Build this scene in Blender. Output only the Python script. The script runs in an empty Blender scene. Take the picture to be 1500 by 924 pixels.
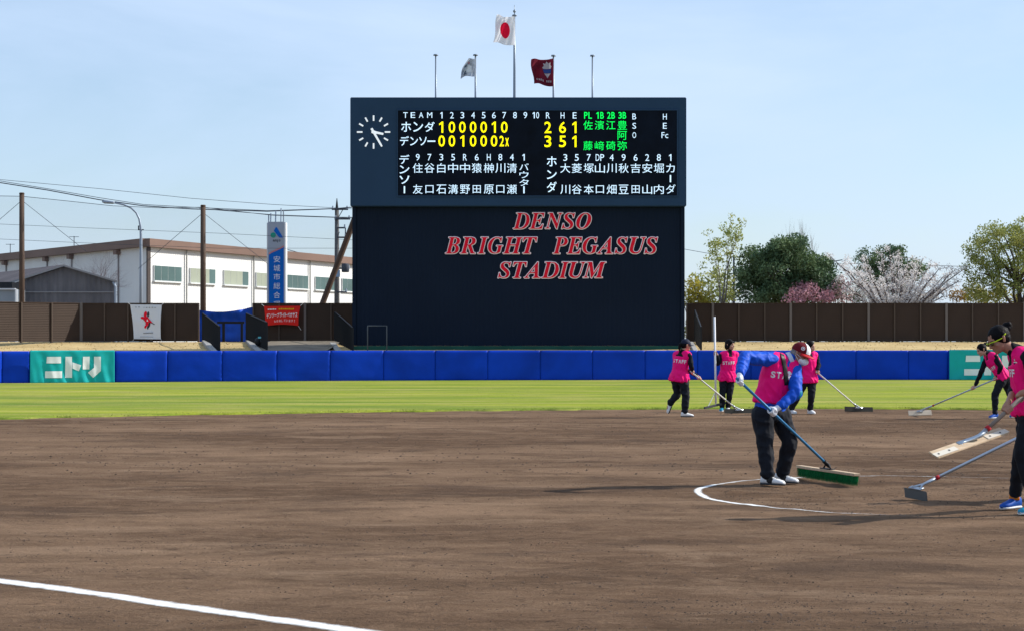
import bpy, bmesh, math, random
import numpy as np
from mathutils import Vector, Matrix, noise
from mathutils.bvhtree import BVHTree

random.seed(7)
RNG = np.random.default_rng(11)
SC = bpy.context.scene
COL = SC.collection

# ------------------------------------------------------------------ camera
EYE = 1.5                      # camera height in metres
FPX = 2608.0                   # focal length in pixels of a 1500 px wide frame
cam_d = bpy.data.cameras.new('camera')
cam = bpy.data.objects.new('camera', cam_d)
COL.objects.link(cam)
cam.location = (0, 0, EYE)
cam.rotation_euler = (math.radians(90), 0, 0)
cam_d.sensor_width = 36
cam_d.lens = 36 * FPX / 1500
cam_d.shift_y = (500 - 462) / 1500
cam_d.clip_start = 0.1
cam_d.clip_end = 3000
SC.camera = cam

# ------------------------------------------------------------------ light
SUN_EL = math.radians(33.5)
SUN_AZ = math.radians(78)      # clockwise from +Y (straight ahead)
world = bpy.data.worlds.new('World')
SC.world = world
world.use_nodes = True
wn, wl = world.node_tree.nodes, world.node_tree.links
wn.clear()
w_out = wn.new('ShaderNodeOutputWorld')
w_bg = wn.new('ShaderNodeBackground')
w_bg.inputs['Strength'].default_value = 0.11
w_sky = wn.new('ShaderNodeTexSky')
w_sky.sky_type = 'NISHITA'
w_sky.sun_disc = False
w_sky.sun_elevation = SUN_EL
w_sky.sun_rotation = SUN_AZ
w_sky.air_density = 1.0
w_sky.dust_density = 0.8
w_sky.ozone_density = 3.0
w_tc = wn.new('ShaderNodeTexCoord')
w_map = wn.new('ShaderNodeMapping')
w_map.inputs['Scale'].default_value = (1.0, 1.0, 3.2)
w_noise = wn.new('ShaderNodeTexNoise')
w_noise.inputs['Scale'].default_value = 3.4
w_noise.inputs['Detail'].default_value = 6
w_noise.inputs['Roughness'].default_value = 0.55
w_noise.inputs['Distortion'].default_value = 0.4
w_ramp = wn.new('ShaderNodeMapRange')
w_ramp.inputs['From Min'].default_value = 0.36
w_ramp.inputs['From Max'].default_value = 0.72
w_ramp.inputs['To Min'].default_value = 0.30
w_ramp.inputs['To Max'].default_value = 0.95
w_mix = wn.new('ShaderNodeMix'); w_mix.data_type = 'RGBA'
w_mix.inputs['B'].default_value = (4.15, 5.2, 6.8, 1)      # thin high cloud
wl.new(w_tc.outputs['Generated'], w_map.inputs['Vector'])
wl.new(w_map.outputs['Vector'], w_noise.inputs['Vector'])
wl.new(w_noise.outputs['Fac'], w_ramp.inputs['Value'])
wl.new(w_ramp.outputs['Result'], w_mix.inputs['Factor'])
wl.new(w_sky.outputs['Color'], w_mix.inputs['A'])
wl.new(w_mix.outputs['Result'], w_bg.inputs['Color'])
wl.new(w_bg.outputs['Background'], w_out.inputs['Surface'])

sun_d = bpy.data.lights.new('sun', 'SUN')
sun_d.energy = 3.9
sun_d.angle = math.radians(0.5)
sun_d.color = (1.0, 0.95, 0.87)
sun = bpy.data.objects.new('sun', sun_d)
COL.objects.link(sun)
to_sun = Vector((math.sin(SUN_AZ) * math.cos(SUN_EL), math.cos(SUN_AZ) * math.cos(SUN_EL), math.sin(SUN_EL)))
sun.rotation_euler = to_sun.to_track_quat('Z', 'Y').to_euler()
sun.location = (30, 10, 30)

SC.view_settings.view_transform = 'Standard'
SC.view_settings.look = 'None'
SC.view_settings.exposure = 0.55
SC.view_settings.gamma = 1.0

# ------------------------------------------------------------------ helpers
def P(px, py, Y):
    """point at distance Y seen at pixel (px,py) of the 1500x924 photograph"""
    return Vector(((px - 750) * Y / FPX, Y, EYE - (py - 500) * Y / FPX))

def G(px, py, z=0.0):
    """point of the level z seen at pixel (px,py)"""
    Y = (EYE - z) * FPX / (py - 500)
    return Vector(((px - 750) * Y / FPX, Y, z))

def srgb(r, g, b):
    f = lambda c: ((c / 255 + 0.055) / 1.055) ** 2.4 if c > 10 else c / 255 / 12.92
    return (f(r), f(g), f(b))

def link(o, parent=None):
    COL.objects.link(o)
    if parent is not None:
        o.parent = parent
    return o

def tag(o, label, cat, group=None):
    o['label'] = label; o['category'] = cat
    if group: o['group'] = group
    return o

def thing(name, loc, label, cat, group=None, rz=0):
    o = bpy.data.objects.new(name, None)
    o.empty_display_size = 0.2
    o.location = loc; o.rotation_euler = (0, 0, rz)
    COL.objects.link(o)
    bpy.context.view_layer.update()
    return tag(o, label, cat, group)

def finish(name, me, m, parent=None, smooth=False, world=True):
    """link mesh me (world coordinates) as object name under parent"""
    if m is not None and len(me.materials) == 0:
        for x in (m if isinstance(m, (list, tuple)) else [m]):
            me.materials.append(x)
    if smooth:
        me.polygons.foreach_set('use_smooth', [True] * len(me.polygons))
    o = bpy.data.objects.new(name, me)
    COL.objects.link(o)
    if parent is not None:
        o.parent = parent
        if world:
            o.matrix_parent_inverse = parent.matrix_world.inverted()
    return o

def obj(name, bm, m, parent=None, smooth=False, world=True):
    bmesh.ops.recalc_face_normals(bm, faces=bm.faces)
    me = bpy.data.meshes.new(name)
    bm.to_mesh(me); bm.free()
    return finish(name, me, m, parent, smooth, world)

def struct(o):
    o['kind'] = 'structure'; return o

def stuff(o):
    o['kind'] = 'stuff'; return o

def NB():
    return bmesh.new()

def box(bm, x0, x1, y0, y1, z0, z1, M=None, mi=0):
    vs = [bm.verts.new((x, y, z)) for x in (x0, x1) for y in (y0, y1) for z in (z0, z1)]
    fs = [(0, 1, 3, 2), (4, 6, 7, 5), (0, 4, 5, 1), (2, 3, 7, 6), (0, 2, 6, 4), (1, 5, 7, 3)]
    out = []
    for f in fs:
        q = bm.faces.new([vs[i] for i in f]); q.material_index = mi; out.append(q)
    if M is not None:
        for v in vs: v.co = M @ v.co
    return vs

def slab(bm, c, ax, ay, az, mi=0):
    """box about centre c with half-vectors ax, ay, az"""
    c = Vector(c)
    vs = [bm.verts.new(c + Vector(ax) * i + Vector(ay) * j + Vector(az) * k) for i in (-1, 1) for j in (-1, 1) for k in (-1, 1)]
    for f in [(0, 1, 3, 2), (4, 6, 7, 5), (0, 4, 5, 1), (2, 3, 7, 6), (0, 2, 6, 4), (1, 5, 7, 3)]:
        bm.faces.new([vs[i] for i in f]).material_index = mi
    return vs

def frame(d, hint=None):
    d = d.normalized()
    h = Vector(hint) if hint is not None else (Vector((0, 0, 1)) if abs(d.z) < 0.9 else Vector((0, 1, 0)))
    u = (h - d * h.dot(d))
    if u.length < 1e-6:
        h = Vector((1, 0, 0)); u = h - d * h.dot(d)
    u.normalize()
    return u, d.cross(u).normalized()

def rings(bm, rs, close=True):
    """loft: rs = list of lists of points (same count); caps both ends"""
    vr = [[bm.verts.new(p) for p in r] for r in rs]
    n = len(vr[0])
    for a, b in zip(vr, vr[1:]):
        for i in range(n):
            bm.faces.new((a[i], a[(i + 1) % n], b[(i + 1) % n], b[i]))
    if close:
        bm.faces.new(vr[0][::-1]); bm.faces.new(vr[-1])
    return vr

def tube(bm, pts, rad, n=8):
    pts = [Vector(p) for p in pts]
    rad = rad if isinstance(rad, (list, tuple)) else [rad] * len(pts)
    rs = []; u = None
    for i, p in enumerate(pts):
        d = (pts[min(i + 1, len(pts) - 1)] - pts[max(i - 1, 0)])
        u, v = frame(d, u)
        rs.append([p + (u * math.cos(t) + v * math.sin(t)) * rad[i] for t in [2 * math.pi * k / n for k in range(n)]])
    rings(bm, rs)

def capsule(bm, a, b, ra, rb, n=14):
    a, b = Vector(a), Vector(b)
    d = b - a
    if d.length < 1e-6: d = Vector((0, 0, 1e-4))
    u, v = frame(d); d.normalize()
    rs = []
    for t in (-85, -60, -30, 0):
        t = math.radians(t); rs.append((a + d * math.sin(t) * ra, math.cos(t) * ra))
    for t in (0, 30, 60, 85):
        t = math.radians(t); rs.append((b + d * math.sin(t) * rb, math.cos(t) * rb))
    rings(bm, [[c + (u * math.cos(k * 2 * math.pi / n) + v * math.sin(k * 2 * math.pi / n)) * r for k in range(n)] for c, r in rs])

def ellipsoid(bm, c, X, Y, Z, nu=20, nv=12):
    """X, Y, Z are semi-axis vectors"""
    c, X, Y, Z = Vector(c), Vector(X), Vector(Y), Vector(Z)
    rs = []
    for j in range(nv):
        t = math.radians(-84 + 168 * j / (nv - 1))
        rs.append([c + Z * math.sin(t) + (X * math.cos(a) + Y * math.sin(a)) * math.cos(t) for a in [2 * math.pi * k / nu for k in range(nu)]])
    rings(bm, rs)

def prism(bm, pts, d, mi=0):
    """polygon pts extruded by d"""
    a = [bm.verts.new(p) for p in pts]; b = [bm.verts.new(Vector(p) + Vector(d)) for p in pts]
    n = len(a)
    bm.faces.new(a).material_index = mi; bm.faces.new(b[::-1]).material_index = mi
    for i in range(n):
        bm.faces.new((a[i], b[i], b[(i + 1) % n], a[(i + 1) % n])).material_index = mi

def remeshed(bm, voxel, smooth=4, wrinkle=0.0, wscale=9.0, seed=0.0, factor=0.5, drape=None):
    bmesh.ops.recalc_face_normals(bm, faces=bm.faces)
    me = bpy.data.meshes.new('tmp'); bm.to_mesh(me); bm.free()
    o = bpy.data.objects.new('tmp', me); COL.objects.link(o)
    r = o.modifiers.new('r', 'REMESH'); r.mode = 'VOXEL'; r.voxel_size = voxel
    if smooth:
        s = o.modifiers.new('s', 'SMOOTH'); s.iterations = smooth; s.factor = factor
    dg = bpy.context.evaluated_depsgraph_get(); dg.update()
    out = bpy.data.meshes.new_from_object(o.evaluated_get(dg))
    bpy.data.objects.remove(o); bpy.data.meshes.remove(me)
    if wrinkle:
        sd = Vector((seed, seed * 2.3, -seed))
        n_ = len(out.vertices); co = np.empty(n_ * 3); nr = np.empty(n_ * 3)
        out.vertices.foreach_get('co', co); out.vertices.foreach_get('normal', nr)
        co = co.reshape(-1, 3); nr = nr.reshape(-1, 3); dv = np.empty(n_)
        for i in range(n_):
            p = Vector(co[i]) * wscale
            p = Vector((p.x + p.z * 0.45, p.y, p.z * 0.95 - p.x * 0.3))
            if drape is not None:
                dn = max(0.25, min(1.6, (drape - co[i][2]) * 4)); q = Vector((p.x * 1.5, p.y * 1.5, p.z * 0.35)); dv[i] = wrinkle * dn * (0.9 - abs(noise.noise(q + sd)) * 2.8 + 0.5 * noise.noise(p * 2.2 + sd)); continue
            n1 = 1 - abs(noise.noise(p + sd)) * 2.6
            n2 = noise.noise(p * 2.3 + sd)
            dv[i] = wrinkle * (n1 * 0.8 + n2 * 0.5)
        out.vertices.foreach_set('co', (co + nr * dv[:, None]).ravel()); out.update()
    return out

# ------------------------------------------------------------------ materials
MATS = {}
def mat(name, col, rough=0.7, var=0.0, scale=8.0, bump=0.0, bscale=None, col2=None, metal=0.0, stretch=(1, 1, 1),
        island=0.0, sheen=0.0, spec=0.2, emit=0.0, coords='Object', detail=5, trans=0.0, bdist=0.01):
    if name in MATS: return MATS[name]
    m = bpy.data.materials.new(name); m.use_nodes = True
    nt = m.node_tree; N, L = nt.nodes, nt.links
    b = N['Principled BSDF']
    b.inputs['Roughness'].default_value = rough
    b.inputs['Metallic'].default_value = metal
    b.inputs['Specular IOR Level'].default_value = spec
    if sheen: b.inputs['Sheen Weight'].default_value = sheen
    tc = N.new('ShaderNodeTexCoord'); mp = N.new('ShaderNodeMapping'); mp.inputs['Scale'].default_value = stretch
    L.new(tc.outputs[coords], mp.inputs['Vector'])
    base = None
    c4 = (*col, 1)
    if var or col2:
        nz = N.new('ShaderNodeTexNoise'); nz.inputs['Scale'].default_value = scale; nz.inputs['Detail'].default_value = detail
        L.new(mp.outputs['Vector'], nz.inputs['Vector'])
        mr = N.new('ShaderNodeMapRange'); mr.inputs['From Min'].default_value = 0.3; mr.inputs['From Max'].default_value = 0.7
        L.new(nz.outputs['Fac'], mr.inputs['Value'])
        mx = N.new('ShaderNodeMix'); mx.data_type = 'RGBA'
        if col2 is None:
            mx.inputs['A'].default_value = (*[c * (1 - var) for c in col], 1)
            mx.inputs['B'].default_value = (*[min(1, c * (1 + var)) for c in col], 1)
        else:
            mx.inputs['A'].default_value = c4; mx.inputs['B'].default_value = (*col2, 1)
        L.new(mr.outputs['Result'], mx.inputs['Factor'])
        base = mx.outputs['Result']
    if island:
        ge = N.new('ShaderNodeNewGeometry')
        hs = N.new('ShaderNodeHueSaturation')
        mr2 = N.new('ShaderNodeMapRange'); mr2.inputs['To Min'].default_value = 1 - island; mr2.inputs['To Max'].default_value = 1 + island
        L.new(ge.outputs['Random Per Island'], mr2.inputs['Value'])
        L.new(mr2.outputs['Result'], hs.inputs['Value'])
        if base: L.new(base, hs.inputs['Color'])
        else: hs.inputs['Color'].default_value = c4
        base = hs.outputs['Color']
    if base: L.new(base, b.inputs['Base Color'])
    else: b.inputs['Base Color'].default_value = c4
    if bump:
        nb = N.new('ShaderNodeTexNoise'); nb.inputs['Scale'].default_value = bscale or scale * 4; nb.inputs['Detail'].default_value = 6
        L.new(mp.outputs['Vector'], nb.inputs['Vector'])
        bp = N.new('ShaderNodeBump'); bp.inputs['Strength'].default_value = bump; bp.inputs['Distance'].default_value = bdist
        L.new(nb.outputs['Fac'], bp.inputs['Height']); L.new(bp.outputs['Normal'], b.inputs['Normal'])
    if emit:
        b.inputs['Emission Color'].default_value = c4; b.inputs['Emission Strength'].default_value = emit
    if trans:
        out = N['Material Output']
        tr = N.new('ShaderNodeBsdfTranslucent')
        if base: L.new(base, tr.inputs['Color'])
        else: tr.inputs['Color'].default_value = c4
        ms = N.new('ShaderNodeMixShader'); ms.inputs['Fac'].default_value = trans
        L.new(b.outputs['BSDF'], ms.inputs[1]); L.new(tr.outputs['BSDF'], ms.inputs[2]); L.new(ms.outputs['Shader'], out.inputs['Surface'])
    MATS[name] = m
    return m

# ------------------------------------------------------------------ lettering
GLYPH = {}
def glyph(s, bold=0.0):
    """outline mesh of the string s: (verts Nx2, faces), from the program's built-in typeface"""
    k = (s, bold)
    if k in GLYPH: return GLYPH[k]
    c = bpy.data.curves.new('t', 'FONT'); c.body = s; c.size = 1; c.offset = bold; c.resolution_u = 3
    o = bpy.data.objects.new('t', c); COL.objects.link(o)
    dg = bpy.context.evaluated_depsgraph_get(); dg.update()
    e = o.evaluated_get(dg); me = e.to_mesh()
    vs = [(v.co.x, v.co.y) for v in me.vertices]; fs = [tuple(p.vertices) for p in me.polygons]
    e.to_mesh_clear(); bpy.data.objects.remove(o); bpy.data.curves.remove(c)
    GLYPH[k] = (vs, fs)
    return GLYPH[k]

def lay(bm, s, cx, cy, w, h, fn, bold=0.0, mi=0, rot=0):
    """place string s with its ink box centred at (cx,cy), w x h, in 2D units mapped by fn(x,y)->Vector (y up)"""
    vs, fs = glyph(s, bold)
    if not vs: return
    x0 = min(v[0] for v in vs); x1 = max(v[0] for v in vs); y0 = min(v[1] for v in vs); y1 = max(v[1] for v in vs)
    sx = w / max(x1 - x0, 1e-6); sy = h / max(y1 - y0, 1e-6)
    out = []
    for x, y in vs:
        X = (x - (x0 + x1) / 2) * sx; Y = (y - (y0 + y1) / 2) * sy
        if rot: X, Y = X * math.cos(rot) - Y * math.sin(rot), X * math.sin(rot) + Y * math.cos(rot)
        out.append(bm.verts.new(fn(cx + X, cy + Y)))
    for f in fs:
        try: bm.faces.new([out[i] for i in f]).material_index = mi
        except ValueError: pass

def poly2(bm, pts, fn, mi=0):
    bm.faces.new([bm.verts.new(fn(x, y)) for x, y in pts]).material_index = mi

def clone(o, parent=None):
    c = o.copy(); COL.objects.link(c)
    c.parent = parent
    for ch in list(o.children):
        if ch.users_collection: clone(ch, c)
    return c
# ================================================================== GROUND
def field_z(x, y):
    """gentle relief of the raked dirt (metres)"""
    a = noise.noise(Vector((x * 0.35, y * 1.1, 3.1))) * 0.005
    b = noise.noise(Vector((x * 1.9, y * 2.6, 7.7))) * 0.005 + noise.noise(Vector((x * 5.0, y * 6.0, 2.7))) * 0.003
    r = math.hypot(x - 4.2, y - 17.6)
    c = 0
    if r < 2.6: c = (noise.noise(Vector((x * 2.4, y * 2.4, 1.7))) * 0.020 + noise.noise(Vector((x * 7, y * 7, 4.7))) * 0.010) * min(1, (2.6 - r) * 1.5)
    return a + b + c

def dirt_material():
    m = bpy.data.materials.new('infield_dirt'); m.use_nodes = True
    N, L = m.node_tree.nodes, m.node_tree.links; b = N['Principled BSDF']
    b.inputs['Roughness'].default_value = 0.95; b.inputs['Specular IOR Level'].default_value = 0.04
    tc = N.new('ShaderNodeTexCoord')
    def nz(stretch, scale, detail, lo, hi, rough=0.55, rz=0.0):
        mp = N.new('ShaderNodeMapping'); mp.inputs['Scale'].default_value = stretch; mp.inputs['Rotation'].default_value = (0, 0, rz)
        L.new(tc.outputs['Object'], mp.inputs['Vector'])
        n = N.new('ShaderNodeTexNoise'); n.inputs['Scale'].default_value = scale; n.inputs['Detail'].default_value = detail
        n.inputs['Roughness'].default_value = rough; n.inputs['Distortion'].default_value = 0.55
        L.new(mp.outputs['Vector'], n.inputs['Vector'])
        r = N.new('ShaderNodeMapRange'); r.inputs['From Min'].default_value = lo; r.inputs['From Max'].default_value = hi
        L.new(n.outputs['Fac'], r.inputs['Value'])
        return r.outputs['Result'], n.outputs['Fac']
    def mix(f, A, B, k=1.0, blend='MIX'):
        x = N.new('ShaderNodeMix'); x.data_type = 'RGBA'; x.blend_type = blend
        if isinstance(f, float): x.inputs['Factor'].default_value = f
        else:
            mu = N.new('ShaderNodeMath'); mu.operation = 'MULTIPLY'; mu.inputs[1].default_value = k
            L.new(f, mu.inputs[0]); L.new(mu.outputs[0], x.inputs['Factor'])
        for s, v in (('A', A), ('B', B)):
            if isinstance(v, tuple): x.inputs[s].default_value = (*v, 1)
            else: L.new(v, x.inputs[s])
        return x.outputs['Result']
    f7, _ = nz((0.55, 0.9, 1), 0.8, 7, 0.53, 0.62, 0.68, rz=-0.25)   # damp patches
    f9, _ = nz((1.0, 0.9, 1), 3.2, 6, 0.60, 0.66, 0.7, rz=0.5)      # scuffs and hollows
    f8, _ = nz((0.45, 1.1, 1), 1.0, 8, 0.54, 0.64, 0.72, rz=0.30)     # dry scuffs
    f1, _ = nz((0.12, 0.26, 1), 1.0, 5, 0.38, 0.62, rz=0.16)     # broad bands swept by the rakes
    f2, _ = nz((0.40, 0.95, 1), 1.1, 8, 0.42, 0.62, 0.68, rz=0.20)
    f3, _ = nz((1.2, 1.9, 1), 1.9, 9, 0.46, 0.66, 0.75, rz=-0.1)
    f4, n4 = nz((1.0, 1.6, 1), 30, 4, 0.35, 0.7, 0.7)
    f5, n5 = nz((1.0, 1.2, 1), 8.0, 4, 0.63, 0.70, 0.65)            # small dark crumbs
    c = mix(f1, (0.125, 0.074, 0.044), (0.285, 0.182, 0.113))
    c = mix(f2, c, (0.088, 0.052, 0.031), 0.65)
    c = mix(f3, c, (0.310, 0.202, 0.128), 0.45)
    c = mix(f4, c, (0.085, 0.055, 0.038), 0.30)
    c = mix(f5, c, (0.045, 0.030, 0.023), 0.8)
    c = mix(f9, c, (0.078, 0.048, 0.031), 0.5)
    c = mix(f7, c, (0.090, 0.058, 0.040), 0.55)
    c = mix(f8, c, (0.31, 0.208, 0.135), 0.5)
    L.new(c, b.inputs['Base Color'])
    ad = N.new('ShaderNodeMath'); ad.operation = 'ADD'
    f6, n6 = nz((0.8, 1.5, 1), 3.0, 8, 0, 1, 0.7, rz=0.12)
    L.new(n4, ad.inputs[0]); 
    mu = N.new('ShaderNodeMath'); mu.operation = 'MULTIPLY'; mu.inputs[1].default_value = 3.0
    L.new(n6, mu.inputs[0]); L.new(mu.outputs[0], ad.inputs[1])
    bp = N.new('ShaderNodeBump'); bp.inputs['Strength'].default_value = 0.75; bp.inputs['Distance'].default_value = 0.04
    L.new(ad.outputs[0], bp.inputs['Height']); L.new(bp.outputs['Normal'], b.inputs['Normal'])
    return m
M_DIRT = dirt_material()

def grid_mesh(name, xs, ys, zf, m, parent=None, smooth=True):
    nx, ny = len(xs), len(ys)
    vs = [(x, y, zf(x, y)) for y in ys for x in xs]
    fs = [(j * nx + i, j * nx + i + 1, (j + 1) * nx + i + 1, (j + 1) * nx + i) for j in range(ny - 1) for i in range(nx - 1)]
    me = bpy.data.meshes.new(name); me.from_pydata(vs, [], fs)
    return finish(name, me, m, parent, smooth)

# far terrain sheet reaching the horizon (lies just under the field sheets)
M_EARTH = mat('dry_earth', (0.23, 0.17, 0.10), 0.95, 0.25, 0.2, 0.3)
bm = NB()
vs = [bm.verts.new(p) for p in ((-1500, -1500, -0.06), (1500, -1500, -0.06), (1500, 1500, -0.06), (-1500, 1500, -0.06))]
bm.faces.new(vs)
struct(obj('ground', bm, M_EARTH))
# infield dirt, finely modelled
xs = list(np.concatenate([np.linspace(-30, -11, 30), np.linspace(-10.8, 11.6, 260), np.linspace(12, 30, 30)]))
ys = list(np.concatenate([np.linspace(-6, 6, 20), np.linspace(6.2, 24, 330), np.linspace(24.2, 42, 110)]))
struct(grid_mesh('infield_dirt', xs, ys, field_z, M_DIRT))

# outfield grass: edge with the dirt follows the arc seen in the photograph
edge_px = [(-260, 616), (-120, 615), (0, 613.5), (130, 611), (260, 608), (430, 605), (600, 602.6), (750, 601), (900, 599.6),
           (1050, 598.6), (1200, 598.4), (1350, 599), (1500, 600.2), (1640, 602), (1800, 605)]
edge = [G(a, b) for a, b in edge_px]
def edge_y(x):
    for a, b in zip(edge, edge[1:]):
        if a.x <= x <= b.x: return a.y + (b.y - a.y) * (x - a.x) / (b.x - a.x)
    return edge[0].y + (x - edge[0].x) * 0.35 if x < edge[0].x else edge[-1].y - (x - edge[-1].x) * 0.35

def grass_material():
    m = bpy.data.materials.new('outfield_grass'); m.use_nodes = True
    N, L = m.node_tree.nodes, m.node_tree.links; b = N['Principled BSDF']
    b.inputs['Roughness'].default_value = 0.9; b.inputs['Specular IOR Level'].default_value = 0.04
    tc = N.new('ShaderNodeTexCoord')
    last = None
    def layer(stretch, scale, lo, hi, A, B, k):
        nonlocal last
        mp = N.new('ShaderNodeMapping'); mp.inputs['Scale'].default_value = stretch; L.new(tc.outputs['Object'], mp.inputs['Vector'])
        n = N.new('ShaderNodeTexNoise'); n.inputs['Scale'].default_value = scale; n.inputs['Detail'].default_value = 6; n.inputs['Roughness'].default_value = 0.62
        L.new(mp.outputs['Vector'], n.inputs['Vector'])
        r = N.new('ShaderNodeMapRange'); r.inputs['From Min'].default_value = lo; r.inputs['From Max'].default_value = hi; r.inputs['To Max'].default_value = k
        L.new(n.outputs['Fac'], r.inputs['Value'])
        x = N.new('ShaderNodeMix'); x.data_type = 'RGBA'
        L.new(r.outputs['Result'], x.inputs['Factor'])
        if last is None: x.inputs['A'].default_value = (*A, 1)
        else: L.new(last, x.inputs['A'])
        x.inputs['B'].default_value = (*B, 1)
        last = x.outputs['Result']; return n
    layer((0.05, 0.42, 1), 1.0, 0.36, 0.62, (0.135, 0.205, 0.026), (0.295, 0.325, 0.032), 1.0)
    layer((0.10, 1.0, 1), 1.0, 0.50, 0.68, None, (0.46, 0.40, 0.12), 0.85)
    layer((0.12, 0.6, 1), 1.3, 0.52, 0.68, None, (0.13, 0.20, 0.035), 0.75)
    layer((0.35, 0.8, 1), 1.2, 0.50, 0.66, None, (0.36, 0.31, 0.10), 0.55)
    n = layer((1, 2.5, 1), 5.0, 0.45, 0.75, None, (0.13, 0.17, 0.035), 0.6)
    bp = N.new('ShaderNodeBump'); bp.inputs['Strength'].default_value = 0.8; bp.inputs['Distance'].default_value = 0.03
    n2 = N.new('ShaderNodeTexNoise'); n2.inputs['Scale'].default_value = 14; n2.inputs['Detail'].default_value = 5; L.new(tc.outputs['Object'], n2.inputs['Vector'])
    L.new(n2.outputs['Fac'], bp.inputs['Height']); L.new(bp.outputs['Normal'], b.inputs['Normal'])
    L.new(last, b.inputs['Base Color'])
    return m
M_GRASS = grass_material()
bm = NB()
gx = list(np.linspace(-34, 34, 500)); prev = None
for x in gx:
    y0 = edge_y(x) + noise.noise(Vector((x * 1.3, 0, 0))) * 0.30 + noise.noise(Vector((x * 6, 5, 0))) * 0.16 + noise.noise(Vector((x * 17, 9, 0))) * 0.10
    col = [bm.verts.new((x, y0 + (70.5 - y0) * t, 0.022 + 0.014 * min(1, t * 60))) for t in (0, 0.02, 0.1, 0.3, 0.6, 1)]
    col.insert(0, bm.verts.new((x, y0 - 0.03, -0.03)))
    if prev:
        for a, b, c, d in zip(prev, col, col[1:], prev[1:]): bm.faces.new((a, b, c, d))
    prev = col
struct(obj('outfield_grass', bm, M_GRASS, smooth=True))

# blades standing along the dirt edge and in the near outfield
M_BLADE = mat('grass_blade', (0.20, 0.26, 0.04), 0.8, col2=(0.34, 0.36, 0.07), scale=0.6, stretch=(0.2, 1.4, 1), island=0.25)
vs, fs = [], []
for k in range(15000):
    x = random.uniform(-13, 13.5)
    d = abs(random.gauss(0, 1.0)) * 1.2 - 0.04 if k % 2 else random.uniform(0, 22)
    y = edge_y(x) + d
    h = random.uniform(0.012, 0.032); w = random.uniform(0.006, 0.014); a = random.uniform(0, 6.3); l = random.uniform(-0.02, 0.02)
    i = len(vs); cx, sx = math.cos(a) * w, math.sin(a) * w
    vs += [(x - cx, y - sx, 0.02), (x + cx, y + sx, 0.02), (x + l, y + l, 0.02 + h)]
    fs.append((i, i + 1, i + 2))
me = bpy.data.meshes.new('grass_blades'); me.from_pydata(vs, [], fs)
g = stuff(finish('grass_blades', me, M_BLADE)); tag(g, 'short green grass blades fringing the outfield edge', 'grass')

# crumbs of earth lying on the infield
M_CLOD = mat('earth_crumb', (0.10, 0.07, 0.052), 0.95, island=0.45)
vs, fs = [], []
def clod(x, y, s, z0=None):
    z = field_z(x, y) if z0 is None else z0
    i = len(vs)
    for k in range(5):
        a = k * 1.2566 + random.random() * 0.6; r = s * random.uniform(0.7, 1.3)
        vs.append((x + math.cos(a) * r * 1.3, y + math.sin(a) * r, z - 0.002))
    vs.append((x + random.uniform(-.3, .3) * s, y, z + s * random.uniform(0.4, 0.8)))
    for k in range(5): fs.append((i + k, i + (k + 1) % 5, i + 5))
for k in range(7500):
    Y = 9.0 + 29 * random.random() ** 1.6; X = random.uniform(-0.30, 0.31) * Y
    if noise.noise(Vector((X * 0.4, Y * 1.3, 9))) < random.uniform(-0.35, 0.25): continue
    clod(X, Y, random.uniform(0.003, 0.011) * (1 + (Y > 20) * 0.8))
for k in range(420):     # little heaps kicked up along rake passes
    Y = 9.0 + 16 * random.random() ** 1.3; X = random.uniform(-0.30, 0.31) * Y
    if noise.noise(Vector((X * 0.25, Y * 0.5, 4))) < random.uniform(-0.2, 0.3): continue
    aa = random.uniform(-0.3, 0.5); n_c = random.randint(8, 30); L_c = random.uniform(0.15, 0.9)
    for q in range(n_c):
        s_ = random.gauss(0, 0.4) * L_c; clod(X + s_ * math.cos(aa) + random.gauss(0, 0.02), Y + s_ * math.sin(aa) + random.gauss(0, 0.03), random.uniform(0.003, 0.009))
for k in range(1500):   # disturbed earth round the pitching plate
    a = random.uniform(0, 6.3); r = 2.3 * math.sqrt(random.random()); clod(4.3 + r * math.cos(a), 17.3 + r * math.sin(a), random.uniform(0.004, 0.011))
me = bpy.data.meshes.new('earth_crumbs'); me.from_pydata(vs, [], fs)
g = stuff(finish('earth_crumbs', me, M_CLOD)); tag(g, 'small dark crumbs of earth scattered over the raked infield', 'soil')

# chalk: pitching circle and foul line
def chalk_material():
    m = bpy.data.materials.new('chalk'); m.use_nodes = True
    N, L = m.node_tree.nodes, m.node_tree.links; b = N['Principled BSDF']; b.inputs['Roughness'].default_value = 0.95
    b.inputs['Base Color'].default_value = (0.78, 0.77, 0.74, 1)
    at = N.new('ShaderNodeAttribute'); at.attribute_name = 'cover'
    tc = N.new('ShaderNodeTexCoord'); n = N.new('ShaderNodeTexNoise'); n.inputs['Scale'].default_value = 9; n.inputs['Detail'].default_value = 9; n.inputs['Roughness'].default_value = 0.85
    L.new(tc.outputs['Object'], n.inputs['Vector'])
    s = N.new('ShaderNodeMath'); s.operation = 'ADD'; L.new(n.outputs['Fac'], s.inputs[0]); L.new(at.outputs['Fac'], s.inputs[1])
    r = N.new('ShaderNodeMapRange'); r.inputs['From Min'].default_value = 0.86; r.inputs['From Max'].default_value = 1.26; L.new(s.outputs[0], r.inputs['Value'])
    t = N.new('ShaderNodeBsdfTransparent'); mx = N.new('ShaderNodeMixShader')
    L.new(r.outputs['Result'], mx.inputs['Fac']); L.new(t.outputs['BSDF'], mx.inputs[1]); L.new(b.outputs['BSDF'], mx.inputs[2])
    L.new(mx.outputs['Shader'], N['Material Output'].inputs['Surface'])
    return m
M_CHALK = chalk_material()
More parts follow.
